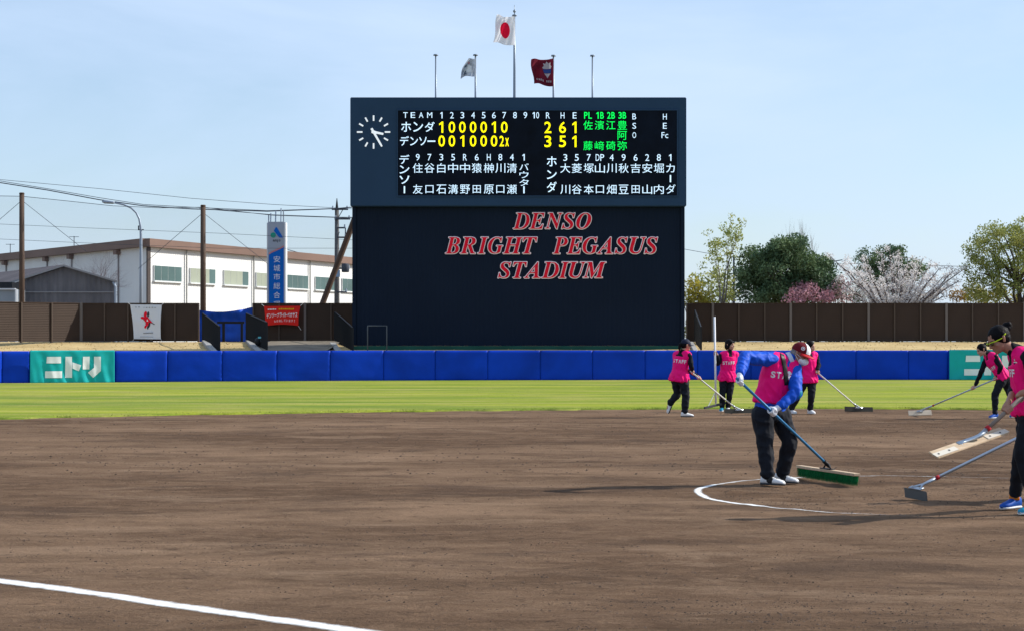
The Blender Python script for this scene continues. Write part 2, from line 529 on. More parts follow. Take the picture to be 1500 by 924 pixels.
def chalk_strip(name, cen, width, cover):
    """cen: list of (x,y); cover: list of 0..1"""
    prof = [(-1.0, 0.22), (-0.55, 0.62), (0, 1.0), (0.55, 0.62), (1.0, 0.22)]
    vs, cv, fs = [], [], []
    n = len(cen)
    for i, (x, y) in enumerate(cen):
        a, b = cen[max(0, i - 1)], cen[min(n - 1, i + 1)]
        d = Vector((b[0] - a[0], b[1] - a[1])); d.normalize(); nx, ny = -d.y, d.x
        for s, c in prof:
            X, Y = x + nx * s * width, y + ny * s * width
            vs.append((X, Y, field_z(X, Y) + 0.0035)); cv.append(c * cover[i])
    for i in range(n - 1):
        for k in range(4):
            q = i * 5 + k; fs.append((q, q + 1, q + 6, q + 5))
    me = bpy.data.meshes.new(name); me.from_pydata(vs, [], fs)
    at = me.attributes.new('cover', 'FLOAT', 'POINT'); at.data.foreach_set('value', cv)
    o = struct(finish(name, me, M_CHALK)); o.location.z = 0.0
    return o
cen, cov = [], []
for k in range(420):
    a = math.radians(k * 360 / 419)
    rr_ = 2.37 + 0.02 * noise.noise(Vector((math.cos(a) * 2, math.sin(a) * 2, 0))); cen.append((4.22 + rr_ * math.cos(a), 17.56 + rr_ * math.sin(a)))
    d = math.degrees(a)
    c = 0.68
    if 228 < d < 262: c = 0.66 - (d - 228) / 34 * 0.40
    elif 262 <= d < 330: c = 0.22
    elif d >= 330 or d < 8: c = 0.42
    elif 8 <= d < 75: c = 0.50
    elif 75 <= d < 112: c = 0.54
    if 150 < d < 215: c = 0.92
    cov.append(c)
chalk_strip('chalk_circle', cen, 0.056, cov)
a, b = G(0, 850), G(522, 924)
d = (b - a); n = 260; cen = []
for k in range(n):
    t = -3.2 + (3.2 + 2.2) * k / (n - 1); cen.append((a.x + d.x * t, a.y + d.y * t))
chalk_strip('foul_line', cen, 0.105, [0.98] * n)

# embankment behind the outfield wall and the plateau beyond
M_DRY = mat('dry_grass', (0.42, 0.30, 0.135), 0.95, col2=(0.60, 0.45, 0.22), scale=1.2, bump=0.9, bscale=12, bdist=0.05, stretch=(0.5, 1, 1))
M_BAREEARTH = mat('bare_earth', (0.20, 0.17, 0.13), 0.95, 0.25, 1.4, 0.5)
def berm_z(x, y):
    t = max(0.0, min(1.0, (y - 65) / 18.5)); return 0.62 + 0.87 * t ** 1.9 + noise.noise(Vector((x * 0.7, y * 0.7, 0))) * 0.035 * (t < 0.99)
xs = list(np.linspace(-60, 60, 300)); ys = list(np.linspace(64.5, 83, 22)) + [83.9]
BERM_LATER = (xs, ys)
bm = NB()
bm.faces.new([bm.verts.new(p) for p in ((-400, 83.8, 1.485), (400, 83.8, 1.485), (400, 900, 1.485), (-400, 900, 1.485))])
struct(obj('plateau', bm, M_EARTH))
bm = NB()   # bare earth apron left of the score board
for i in range(14):
    x0 = P(390, 0, 82).x + i * 0.24; x1 = x0 + 0.24
    q = [(x0, 71), (x1, 71), (x1, 83.5), (x0, 83.5)]
    bm.faces.new([bm.verts.new((x, y, berm_z(x, y) + 0.05)) for x, y in q])
struct(obj('earth_apron', bm, M_BAREEARTH))
# tufts on the embankment
vs, fs = [], []
for k in range(5000):
    x = random.uniform(-26, 27); y = random.uniform(73, 83.6); z = berm_z(x, y)
    if P(388, 0, 82).x < x < P(492, 0, 82).x: continue
    h = random.uniform(0.015, 0.05); w = random.uniform(0.02, 0.05); a = random.uniform(0, 6.3); l = random.uniform(-0.04, 0.04)
    i = len(vs); vs += [(x - math.cos(a) * w, y - math.sin(a) * w, z - 0.01), (x + math.cos(a) * w, y + math.sin(a) * w, z - 0.01), (x + l, y + l, z + h)]
    fs.append((i, i + 1, i + 2))
me = bpy.data.meshes.new('dry_tufts'); me.from_pydata(vs, [], fs)
g = stuff(finish('dry_tufts', me, mat('dry_blade', (0.50, 0.36, 0.16), 0.9, island=0.3))); tag(g, 'tufts of straw coloured dead grass on the embankment', 'grass')

# ================================================================== OUTFIELD WALL
M_PAD = mat('blue_vinyl', (0.001, 0.042, 0.46), 0.5, 0.22, 0.8, 0.25, 3.0, bdist=0.03, spec=0.12)
M_PADGAP = mat('pad_backing', (0.003, 0.012, 0.12), 0.7)
M_TEAL = mat('teal_cloth', (0.0, 0.40, 0.40), 0.6, 0.06, 2.0, spec=0.3)
M_WHITE = mat('white_print', (0.88, 0.88, 0.88), 0.6)
wall_pts = [G(-330, 566.5), G(-120, 564), G(0, 562), G(260, 560), G(600, 558.0), G(1000, 557), G(1500, 557), G(1640, 557.6), G(1840, 559)]
WALL_H = 1.165
def wall_at(px):
    """ground point of the wall's front face at image column px"""
    for a, b in zip(wall_pts, wall_pts[1:]):
        pa, pb = a.x / a.y * FPX + 750, b.x / b.y * FPX + 750
        if pa <= px <= pb:
            s = (px - 750) / FPX
            t = (s * a.y - a.x) / ((b.x - a.x) - s * (b.y - a.y))
            return a.lerp(b, t)
wall = thing('outfield_wall', (0, 68.0, 0), 'long low padded outfield wall covered in royal blue vinyl behind the grass', 'wall')
seams = [-310, -232, -155, -75, 3, 43, 105, 167.5, 245.5, 326, 406, 484, 562, 637.5, 714.5, 791.5, 868, 945, 1022, 1100, 1177, 1254, 1331, 1389, 1467, 1544, 1620, 1700, 1780]
def pad(a, b, seed):
    bm = NB(); a, b = Vector(a), Vector(b)
    d = (b - a).normalized(); nrm = Vector((d.y, -d.x, 0)); L = (b - a).length - 0.014
    nx, nz = 26, 14; g = []
    for j in range(nz + 1):
        row = []
        for i in range(nx + 1):
            u, v = i / nx, j / nz
            edge_f = min(1, min(u, 1 - u) * L / 0.06) ; ez = min(1, min(v, 1 - v) * WALL_H / 0.05)
            puff = 0.014 * math.sqrt(max(0, edge_f)) * math.sqrt(max(0, ez)) + 0.02 * math.sin(math.pi * u) * math.sin(math.pi * v)
            corner = math.exp(-((u if seed % 2 else 1 - u) / 0.25) ** 2) * math.exp(-(v / 0.7) ** 2)
            wr = 0.010 * noise.noise(Vector((u * 3 + seed * 5.1, v * 3, seed))) + corner * 0.010 * math.sin((u * 5 + v * 6) * 6 + seed)
            p = a + d * (0.007 + u * L) + nrm * (puff + wr * edge_f * ez) + Vector((0, 0, 0.01 + v * (WALL_H - 0.01)))
            row.append(bm.verts.new(p))
        g.append(row)
    for j in range(nz):
        for i in range(nx): bm.faces.new((g[j][i], g[j][i + 1], g[j + 1][i + 1], g[j + 1][i]))
    # back side, top, ends
    bk = [[bm.verts.new(a + d * (0.007 + u * L) - nrm * 0.06 + Vector((0, 0, z))) for u in (0, 1)] for z in (0.01, WALL_H)]
    bm.faces.new((bk[0][1], bk[0][0], bk[1][0], bk[1][1]))
    bm.faces.new([g[nz][i] for i in range(nx + 1)] + [bk[1][1], bk[1][0]])
    bm.faces.new([g[0][i] for i in range(nx, -1, -1)] + [bk[0][0], bk[0][1]])
    bm.faces.new([g[j][0] for j in range(nz, -1, -1)] + [bk[0][0], bk[1][0]])
    bm.faces.new([g[j][nx] for j in range(nz + 1)] + [bk[1][1], bk[0][1]])
    o = obj('pad', bm, M_PAD, wall, smooth=True)
    return o
for i, (s0, s1) in enumerate(zip(seams, seams[1:])):
    pad(wall_at(s0), wall_at(s1), i)
bm = NB()
for a, b in zip(wall_pts, wall_pts[1:]):
    d = (b - a).normalized(); n = Vector((-d.y, d.x, 0))
    slab(bm, (a + b) / 2 + n * 0.13 + Vector((0, 0, WALL_H / 2 - 0.01)), d * ((b - a).length / 2), n * 0.05, (0, 0, WALL_H / 2 - 0.012))
obj('backing', bm, M_PADGAP, wall)

def wall_banner(px0, px1, label):
    a, b = wall_at(px0), wall_at(px1)
    d = (b - a).normalized(); n = Vector((d.y, -d.x, 0)); L = (b - a).length
    root = thing('banner', (a + b) / 2, label, 'banner', 'teal banners on the outfield wall')
    H = WALL_H + 0.015
    def off(u, v):
        f = 0.030 * math.sin(u * 23 + 1.5 * math.sin(v * 2.5)) * (1 - v) ** 0.6 + 0.020 * math.sin(u * 51 + v * 5) * (1 - v) + 0.02 * noise.noise(Vector((u * 9, v * 4, 2)))
        e = min(1, min(u, 1 - u) * 14)
        return 0.145 + f * e * 0.75
    def S(u, v, k=0.0): return a + d * (u * L) + n * (off(u, v) + k) + Vector((0, 0, 0.012 + v * H))
    bm = NB(); nx, nz = 110, 18
    fr = [[bm.verts.new(S(i / nx, j / nz)) for i in range(nx + 1)] for j in range(nz + 1)]
    bk = [[bm.verts.new(S(i / nx, j / nz, -0.006)) for i in range(nx + 1)] for j in range(nz + 1)]
    for j in range(nz):
        for i in range(nx):
            bm.faces.new((fr[j][i], fr[j][i + 1], fr[j + 1][i + 1], fr[j + 1][i]))
            bm.faces.new((bk[j][i], bk[j + 1][i], bk[j + 1][i + 1], bk[j][i + 1]))
    for i in range(nx): bm.faces.new((fr[nz][i], fr[nz][i + 1], bk[nz][i + 1], bk[nz][i])); bm.faces.new((fr[0][i + 1], fr[0][i], bk[0][i], bk[0][i + 1]))
    for j in range(nz): bm.faces.new((fr[j + 1][0], fr[j][0], bk[j][0], bk[j + 1][0])); bm.faces.new((fr[j][nx], fr[j + 1][nx], bk[j + 1][nx], bk[j][nx]))
    obj('cloth', bm, M_TEAL, root, smooth=True)
    # katakana lettering, in crop pixels of a 570 x 218 banner
    shapes = [[(315, 435), (410, 435), (410, 478), (312, 478)], [(304, 530), (417, 530), (417, 575), (303, 575)],
              [(440, 435), (484, 435), (484, 574), (438, 574)], [(487, 472), (545, 491), (530, 531), (487, 513)],
              [(558, 435), (604, 435), (601, 519), (556, 519)], [(633, 435), (679, 435), (679, 530), (627, 576), (592, 541), (633, 508)]]
    for s in shapes:
        bm = NB()
        # cut each shape into thin columns so that it follows the folds
        q = [((x - 203) / 570, 1 - (y - 393) / 218) for x, y in s]
        b2 = bmesh.new(); f = b2.faces.new([b2.verts.new((x, y, 0)) for x, y in q])
        x0, x1 = min(p[0] for p in q), max(p[0] for p in q); y0, y1 = min(p[1] for p in q), max(p[1] for p in q)
        k = x0 + 0.008
        while k < x1:
            bmesh.ops.bisect_plane(b2, geom=b2.verts[:] + b2.edges[:] + b2.faces[:], plane_co=(k, 0, 0), plane_no=(1, 0, 0)); k += 0.008
        k = y0 + 0.06
        while k < y1:
            bmesh.ops.bisect_plane(b2, geom=b2.verts[:] + b2.edges[:] + b2.faces[:], plane_co=(0, k, 0), plane_no=(0, 1, 0)); k += 0.06
        mp = {v: bm.verts.new(S(v.co.x, v.co.y, 0.012)) for v in b2.verts}
        for f in b2.faces: bm.faces.new([mp[v] for v in f.verts])
        b2.free()
        obj('letter_stroke', bm, M_WHITE, root, smooth=True)
wall_banner(43.5, 167, 'teal cloth banner with white katakana on the left end of the blue wall')
wall_banner(1389.5, 1513, 'teal cloth banner with white katakana behind the bending raker at right')

# the embankment starts just behind the wall and follows its curve
def wall_y(x):
    for a, b in zip(wall_pts, wall_pts[1:]):
        if a.x <= x <= b.x: return a.y + (b.y - a.y) * (x - a.x) / (b.x - a.x)
    return wall_pts[0].y if x < wall_pts[0].x else wall_pts[-1].y
bm = NB(); prev = None
for x in BERM_LATER[0]:
    y0 = wall_y(x) + 0.45; c = [bm.verts.new((x, y0, -0.05))]
    for i in range(26):
        y = y0 + (83.95 - y0) * (i / 25); c.append(bm.verts.new((x, y, berm_z(x, y))))
    if prev:
        for a, b, c_, d in zip(prev, c, c[1:], prev[1:]): bm.faces.new((a, b, c_, d))
    prev = c
struct(obj('embankment', bm, M_DRY, smooth=True))

# ================================================================== SCORE BOARD
YB = 79.0
M_CAB = mat('navy_cabinet', (0.021, 0.050, 0.102), 0.7, 0.05, 0.7, spec=0.12)
M_CABLOW = mat('navy_ribbed_sheet', (0.0055, 0.012, 0.027), 0.7, 0.10, 0.4, spec=0.10)
M_SCREEN = mat('led_screen', (0.003, 0.006, 0.014), 0.6, 0.35, 1.5, spec=0.08)
M_LEDW = mat('led_white', (0.62, 0.82, 1.0), 0.5, emit=0.55)
M_LEDY = mat('led_yellow', (1.0, 0.86, 0.0), 0.5, emit=0.75)
M_LEDG = mat('led_green', (0.0, 0.80, 0.09), 0.5, emit=0.75)
M_CLOCK = mat('clock_white', (0.80, 0.84, 0.88), 0.5, emit=0.35)
M_RED = mat('sign_red', (0.72, 0.008, 0.030), 0.6, spec=0.1)
M_SIGNW = mat('sign_white', (0.92, 0.84, 0.90), 0.6)
M_PLINTH = mat('green_plinth', (0.010, 0.075, 0.055), 0.7, 0.2, 1.0)
board = thing('scoreboard', P(759, 500, YB) - Vector((0, 0, 0.4)), 'huge dark navy stadium scoreboard with lit line score and red sponsor lettering', 'scoreboard')
def bx(px0, px1, py0, py1, yf, depth):
    a, b = P(px0, py1, YB), P(px1, py0, YB)
    bm = NB(); box(bm, a.x, b.x, YB + yf, YB + yf + depth, a.z, b.z); return bm
bm = bx(513, 1005.5, 143, 302.5, 0, 2.2)
bmesh.ops.bevel(bm, geom=bm.edges[:], offset=0.03, segments=2, affect='EDGES')
obj('upper_cabinet', bm, M_CAB, board)
# ribbed lower face
bm = NB(); a, b = P(516, 506, YB), P(1003, 303, YB); n = 150; prev = None
bmx = [(a.x + (b.x - a.x) * i / n) for i in range(n + 1)]
for i, x in enumerate(bmx):
    y = YB + 0.30 + (0.014 if i % 2 else 0)
    c = [bm.verts.new((x, y, a.z)), bm.verts.new((x, y, b.z))]
    if prev: bm.faces.new((prev[0], c[0], c[1], prev[1]))
    prev = c
obj('ribbed_face', bm, M_CABLOW, board)
bm = NB(); box(bm, a.x, b.x, YB + 0.34, YB + 2.0, a.z, b.z + 0.0); obj('lower_housing', bm, M_CABLOW, board)
bm = NB(); c = P(516, 513, YB); box(bm, a.x + 0.05, b.x - 0.05, YB + 0.2, YB + 2.0, 1.0, a.z - 0.005); obj('plinth', bm, M_PLINTH, board)
for q0 in (a.x - 0.02, b.x - 0.14):
    bm = NB(); box(bm, q0, q0 + 0.16, YB + 0.22, YB + 0.42, a.z, b.z - 0.01); obj('corner_trim', bm, M_CABLOW, board)

# the lit display
scr0, scr1 = P(583, 287, YB), P(991.5, 162.5, YB)
bm = NB(); box(bm, scr0.x, scr1.x, YB - 0.02, YB + 0.1, scr0.z, scr1.z)
display = obj('display_screen', bm, M_SCREEN, board)
bm = NB()
for (x0, x1, z0, z1) in ((scr0.x - .05, scr1.x + .05, scr1.z, scr1.z + .05), (scr0.x - .05, scr1.x + .05, scr0.z - .05, scr0.z), (scr0.x - .05, scr0.x, scr0.z, scr1.z), (scr1.x, scr1.x + .05, scr0.z, scr1.z)):
    box(bm, x0, x1, YB - 0.04, YB + 0.1, z0, z1)
obj('screen_bezel', bm, M_CAB, display)
SPX = YB / FPX
yt = YB - 0.04
fnb = lambda x, y: Vector(((x - 750) * SPX, yt, EYE - (-y - 500) * SPX))     # y given as -py
def chars(name, items, m, bold=0.012):
    """items: (text, px, py, w, h)"""
    for s, cx, cy, w, h in items:
        for ch, ox, cw in ((s, 0, w),) if len(s) == 1 else ((s[0], -w * 0.27, w * 0.44), (s[1], w * 0.27, w * 0.44)):
            bm = NB()
            if ch == '1':
                st = h * 0.155; hh = h / 2; x1 = cx + ox + st * 0.9
                poly2(bm, [(x1 - st, -cy - hh), (x1, -cy - hh), (x1, -cy + hh), (x1 - st * 0.8, -cy + hh), (x1 - st * 2.3, -cy + hh * 0.62), (x1 - st * 2.3, -cy + hh * 0.34), (x1 - st, -cy + hh * 0.58)], fnb)
            elif ch == 'c': lay(bm, ch, cx + ox, -cy - 1.4, cw, h * 0.7, fnb, 0.0)
            else: lay(bm, ch, cx + ox, -cy, cw, h, fnb, 0.0 if ord(ch) > 0x3400 else bold)
            obj(name, bm, m, display)
white = []
for s, x in zip('TEAM', (594, 605, 617, 629.5)): white.append((s, x, 169.3, 6.6 if s != 'M' else 7.4, 8.2))
for s, x in zip('123456789', (647, 662, 677.3, 693, 708.5, 723.5, 738.7, 754.3, 769.5)): white.append((s, x, 169.5, 5.4 if s != '1' else 3.4, 9.2))
white.append(('10', 784.8, 169.5, 10, 9.2))
for s, x in zip('RHE', (802.6, 824, 841.7)): white.append((s, x, 169.8, 5.6, 9))
for s, y in zip('BSO', (171.3, 185, 198.6)): white.append((s, 929, y, 5.4, 8.6))
for s, y in zip(('H', 'E', 'Fc'), (171.6, 185, 198.6)): white.append((s, 973.8, y, 5.6 if len(s) == 1 else 10, 8.6))
chars('heading_letter', white, M_LEDW, 0.0)
W2 = []
for s, x in zip('ホンダ', (595, 612.5, 629.5)): W2.append((s, x, 186.5, 14.5, 14.5))
W2 += [('デ', 592.5, 207, 13, 14), ('ン', 606.5, 207.5, 11.5, 12.5), ('ソ', 619.5, 207.5, 11, 12.5), ('ー', 632, 207.5, 11.5, 2.2)]
for s, y, h in (('デ', 234, 13.5), ('ン', 249, 12), ('ソ', 264, 12)): W2.append((s, 592.5, y, 14.5, h))
for s, y, h in (('ホ', 237, 14.5), ('ン', 256.5, 13), ('ダ', 274.5, 15.5)): W2.append((s, 808.2, y, 14.5, h))
chars('team_name_letter', W2, M_LEDW, 0.008)
for cx, cy, h in ((592.5, 278.5, 10.5), (767.5, 278.6, 10.5), (982, 262.3, 10.5)):
    bm = NB(); poly2(bm, [(cx - 1, -cy - h / 2), (cx + 1, -cy - h / 2), (cx + 1, -cy + h / 2), (cx - 1, -cy + h / 2)], fnb); obj('team_name_letter', bm, M_LEDW, display)
Yl = []
for s, x in zip('1000010', (647, 662, 677.3, 693, 708.5, 724, 738.7)): Yl.append((s, x, 187, 9.6 if s != '1' else 6, 16.4))
for s, x in zip('001000', (647, 662, 677.8, 693, 708.5, 723.7)): Yl.append((s, x, 207.2, 9.6 if s != '1' else 6, 16.4))
Yl += [('2', 735, 207.3, 6.6, 15.4), ('x', 742.8, 208.8, 5.2, 12.4)]
for s, x in zip('261', (802.5, 824, 842)): Yl.append((s, x, 187.3, 10 if s != '1' else 6, 16.8))
for s, x in zip('351', (802.5, 824, 842)): Yl.append((s, x, 207.8, 10 if s != '1' else 6, 16.8))
chars('score_digit', Yl, M_LEDY, 0.010)
Gr = []
for s, x in zip(('PL', '1B', '2B', '3B'), (861.3, 878.7, 895, 911.4)): Gr.append((s, x, 169.7, 11.6, 9.8))
for s, x, y in (('佐', 861.3, 184), ('濱', 878, 184), ('江', 894.6, 184), ('豊', 911.4, 184), ('阿', 911.4, 199), ('藤', 861.3, 214), ('﨑', 878, 214), ('碕', 894.6, 214), ('弥', 911.4, 214)):
    Gr.append((s, x, y, 13.6, 13.2))
chars('umpire_letter', Gr, M_LEDG, 0.012)
Pl = []
cols = (612, 629.2, 646.5, 663.7, 681.2, 698.4, 716, 732.9, 749.8)
for s, x in zip('9735R6H84', cols): Pl.append((s, x, 231, 5.6, 9.6))
Pl.append(('1', 767.3, 231, 3.4, 9.6))
for s, x in zip('住谷白中中猿榊川清', cols): Pl.append((s, x, 246.8, 14.6 if s != '白' else 12, 14))
for s, x in zip('友口石溝野田原口瀬', cols): Pl.append((s, x, 277.8, 14.4 if s not in '口田' else 11.8, 13.6 if s not in '口田' else 11.6))
for s, y in (('バ', 245), ('ウ', 256.6), ('タ', 268)): Pl.append((s, 767.6, y, 13.5, 9.8))
cols = (828, 844.8, 862.4, 878.7, 895.9, 913.4, 931, 948, 965)
for s, x in zip(('3', '5', '7', 'DP', '4', '9', '6', '2', '8'), cols): Pl.append((s, x, 231.4, 5.8 if len(s) == 1 else 12.6, 9.8))
Pl.append(('1', 982, 231.4, 3.4, 9.8))
for s, x in zip('大菱塚山川秋吉安堀', cols): Pl.append((s, x, 247, 14.6, 13.8))
for s, x in zip('川谷本口畑豆田山内', cols): Pl.append((s, x, 278, 14.4 if s not in '口田' else 11.8, 13.6 if s not in '口田' else 11.6))
Pl += [('カ', 982, 247, 12.5, 12.5), ('ダ', 982.5, 277.5, 14, 13.5)]
chars('player_letter', Pl, M_LEDW, 0.0)

# clock (no face ring: twelve bars and hands)
bm = NB()
cc = P(547.3, 194, YB); box(bm, cc.x - 0.06, cc.x + 0.06, YB - 0.03, YB, cc.z - 0.06, cc.z + 0.06)
clock = obj('clock', bm, M_CLOCK, board)
def bar(name, ang, r0, r1, w0, w1, y, parent, m=M_CLOCK):
    u = Vector((math.sin(ang), 0, math.cos(ang))); v = Vector((u.z, 0, -u.x))
    bm = NB(); c = Vector((cc.x, y, cc.z)); k = SPX
    prism(bm, [c + u * r0 * k - v * w0 * k, c + u * r0 * k + v * w0 * k, c + u * r1 * k + v * w1 * k, c + u * r1 * k - v * w1 * k], (0, 0.018, 0))
    return obj(name, bm, m, parent)
for h in range(12):
    bar('hour_mark', math.radians(h * 30), 16.3 if h % 3 == 0 else 17.6, 24.4, 1.15, 1.15, YB - 0.03, clock)
bar('hour_hand', math.radians(102), -3, 14.8, 1.9, 1.5, YB - 0.062, clock)
bar('minute_hand', math.radians(150), -6, 22.5, 1.7, 1.4, YB - 0.085, clock)

# red serif capitals with pale edge
def mathcaps(s): return ''.join(chr(0x1D468 + ord(c) - 65) for c in s)
yl = YB + 0.27
LB = {'DENSO': (310.6, 336.2, (750.6, 777), (774.4, 798.7), (797.8, 825.6), (822, 843.5), (843.2, 867.5)),
      'BRIGHT': (346.2, 372.4, (651, 674.8), (672.7, 697.8), (698.4, 716), (713.6, 737.4), (735.5, 767), (764.7, 788)),
      'PEGASUS': (346.2, 372.6, (809, 833), (829.6, 853.9), (852.6, 876.9), (873.4, 899), (899.7, 920.8), (921.8, 948), (943.5, 965)),
      'STADIUM': (382.6, 408.3, (728.3, 749.7), (750.4, 773), (766.6, 792), (792.2, 820), (817.5, 835), (833, 859), (853.5, 889.3))}
for s, (y0, y1, *bxs) in LB.items():
    for ci, (c, (x0, x1)) in enumerate(zip(s, bxs)):
        v0, f0 = glyph(mathcaps(c), 0.0)
        gx0 = min(q[0] for q in v0); gx1 = max(q[0] for q in v0); gy0 = min(q[1] for q in v0); gy1 = max(q[1] for q in v0)
        ew = 1.1                                   # width of the pale rim in photograph pixels
        sx, sy = (x1 - x0 - 2 * ew) / (gx1 - gx0), (y1 - y0 - 2 * ew) / (gy1 - gy0); mx_, my_ = (gx0 + gx1) / 2, (gy0 + gy1) / 2
        at_ = lambda a, b, y: Vector((((x0 + x1) / 2 + (a - mx_) * sx - 750) * SPX, y, EYE - ((y0 + y1) / 2 - (b - my_) * sy - 500) * SPX))
        bm = NB(); yy = yl - 0.045 - 0.008 * (ci % 2); vv = [bm.verts.new(at_(a, b, yy)) for a, b in v0]
        for f in f0:
            try: bm.faces.new([vv[k_] for k_ in f])
            except ValueError: pass
        red = obj('sponsor_letter', bm, M_RED, board)
        cnt = {}
        for f in f0:
            for k_ in range(len(f)):
                e = (f[k_], f[(k_ + 1) % len(f)]); cnt.setdefault(tuple(sorted(e)), []).append(e)
        bm = NB()
        for key, es in cnt.items():
            if len(es) > 1: continue
            y = yl - 0.010 * (ci % 2) - random.random() * 0.008
            a, b = at_(*v0[key[0]], y), at_(*v0[key[1]], y); d = b - a
            if d.length < 1e-6: continue
            d.normalize(); n_ = Vector((-d.z, 0, d.x)) * ew * SPX
            prism(bm, [a + n_, b + n_, b - n_, a - n_], (0, 0.03, 0))
            y2 = Vector((0, 0.0015, 0)); prism(bm, [b + y2 + Vector((math.cos(t), 0, math.sin(t))) * ew * SPX for t in np.linspace(0, 2 * math.pi, 8, endpoint=False)], (0, 0.03, 0))
        stuff(obj('letter_edging', bm, M_SIGNW, red))

# small tube gate frame in front of the board
M_TUBE = mat('grey_tube', (0.10, 0.12, 0.14), 0.5, metal=0.3)
f = thing('tube_gate', P(552, 512, 77.5), 'small bare grey tube gate frame in front of the scoreboard base', 'gate')
bm = NB(); a, b, c, d_ = P(538.5, 515, 77.5), P(538.5, 477, 77.5), P(566.5, 477, 77.5), P(566.5, 515, 77.5)
a.z -= 0.2; d_.z -= 0.2
tube(bm, [a, b + Vector((0, 0, -0.06)), b, b + Vector((0.06, 0, 0)), c, d_], 0.026)
obj('frame_tube', bm, M_TUBE, f, True)

# ================================================================== FLAGPOLES AND FLAGS
M_POLE = mat('steel_pole', (0.22, 0.26, 0.31), 0.4, metal=0.4)
for px, top, r, lb in ((638.3, 82, 0.045, 'bare thin flagpole, leftmost of the five on top of the scoreboard'), (696.5, 82, 0.05, 'thin flagpole carrying the pale grey flag, second from left'),
                   (753.6, 24, 0.06, 'tallest flagpole carrying the white flag with red disc'), (810.7, 83, 0.05, 'thin flagpole carrying the maroon flag'), (867.8, 83, 0.045, 'bare thin flagpole, rightmost of the five on top of the scoreboard')):
    t = thing('flagpole', (P(px, 0, 81.8).x, 81.8, 1.48), lb, 'flagpole', 'flagpoles behind the scoreboard')
    bt = Vector((P(px, 0, 81.8).x, 81.8, 1.48)); tp = P(px, top, 81.8)
    bm = NB(); tube(bm, [bt, bt.lerp(tp, 0.6), bt.lerp(tp, 0.83), tp], [r * 1.6, r * 1.35, r, r * 0.75], 10); obj('pole', bm, M_POLE, t, True)
    bm = NB(); tube(bm, [tp, tp + Vector((0, 0, 0.06))], [0.12, 0.1], 10)
    if top < 50:
        tube(bm, [tp + Vector((0, 0, 0.05)), tp + Vector((0, 0, 0.5))], [0.025, 0.012], 6)
        ellipsoid(bm, tp + Vector((0, 0, 0.22)), (0.07, 0, 0), (0, 0.07, 0), (0, 0, 0.07), 10, 6)
    obj('finial', bm, M_POLE, t, True)

def flag(label, YF, corners, m, wave, seedv, marks=(), fold=0.0):
    """corners px: top outer, top hoist, bottom hoist, bottom outer; marks: (polygons in u(hoist 0..1 outer), v(0 bottom..1 top), material, name)"""
    to, th, bh, bo = [P(x, y, YF) for x, y in corners]
    root = thing('flag', th, label, 'flag', 'flags on the poles')
    def S(u, v, k=0.0):
        p = (bh.lerp(bo, u)).lerp(th.lerp(to, u), v)
        p = p + Vector((0, 1, 0)) * (wave * math.sin(u * 7 + v * 3 + seedv) * u + wave * 0.5 * math.sin(u * 15 + v * 5) * u + k)
        p.z += -0.10 * math.sin(u * 4.5 + seedv) * u + fold * math.sin(v * 6 + u * 3) * u * 0.3
        p.x += 0.05 * math.sin(v * 5 + seedv) * u
        return p
    bm = NB(); nx, nz = 26, 22
    for k in (0, 0.012):
        g = [[bm.verts.new(S(i / nx, j / nz, k)) for i in range(nx + 1)] for j in range(nz + 1)]
        for j in range(nz):
            for i in range(nx): bm.faces.new((g[j][i], g[j][i + 1], g[j + 1][i + 1], g[j + 1][i]))
    obj('flag_cloth', bm, m, root, True)
    for poly, mm, nm in marks:
        b2 = bmesh.new()
        for pl in (poly if isinstance(poly[0], list) else [poly]):
            b2.faces.new([b2.verts.new((x, y, 0)) for x, y in pl])
        for ax in (0, 1):
            for k in np.arange(0.05, 1, 0.06):
                no = (1, 0, 0) if ax == 0 else (0, 1, 0)
                bmesh.ops.bisect_plane(b2, geom=b2.verts[:] + b2.edges[:] + b2.faces[:], plane_co=(k, k, 0), plane_no=no)
        bm = NB(); mp = {v: bm.verts.new(S(v.co.x, v.co.y, -0.02)) for v in b2.verts}
        for f in b2.faces: bm.faces.new([mp[v] for v in f.verts])
        b2.free(); obj(nm, bm, mm, root, True)
M_FW = mat('flag_white', (0.93, 0.93, 0.95), 0.8, trans=0.65)
M_FR = mat('flag_red', (0.88, 0.012, 0.06), 0.8, trans=0.6)
M_FM = mat('flag_maroon', (0.24, 0.020, 0.045), 0.8, 0.35, 2.0, trans=0.45)
M_FP = mat('flag_pale', (0.62, 0.66, 0.72), 0.8, 0.3, 3.0, trans=0.4)
M_FG = mat('flag_slate', (0.12, 0.16, 0.22), 0.8)
M_FB = mat('flag_navy', (0.03, 0.06, 0.22), 0.8)
disc = [(0.5 + 0.25 * math.cos(a), 0.51 + 0.29 * math.sin(a)) for a in np.linspace(0, 2 * math.pi, 28, endpoint=False)]
flag('white national flag with red disc flying from the tallest pole', 81.6, [(729, 25), (754, 24.3), (754, 66.4), (721.5, 64.5)], M_FW, 0.16, 0.5, [(disc, M_FR, 'red_disc')])
flag('pale grey flag with small emblem flying left of the tall pole', 81.6, [(684, 88.5), (696.4, 86), (696.4, 112), (673, 115)], M_FP, 0.14, 2.0,
     [([(0.25, 0.25), (0.78, 0.2), (0.8, 0.45), (0.6, 0.62), (0.3, 0.6)], mat('emblem_white', (0.8, 0.8, 0.8), 0.8), 'emblem'),
      ([(0.52, 0.72), (0.66, 0.7), (0.62, 0.82)], M_FR, 'emblem'), ([(0.7, 0.55), (0.86, 0.5), (0.84, 0.64), (0.72, 0.66)], M_FG, 'emblem'), ([(0.62, 0.1), (0.8, 0.1), (0.78, 0.3), (0.66, 0.32)], M_FG, 'emblem')])
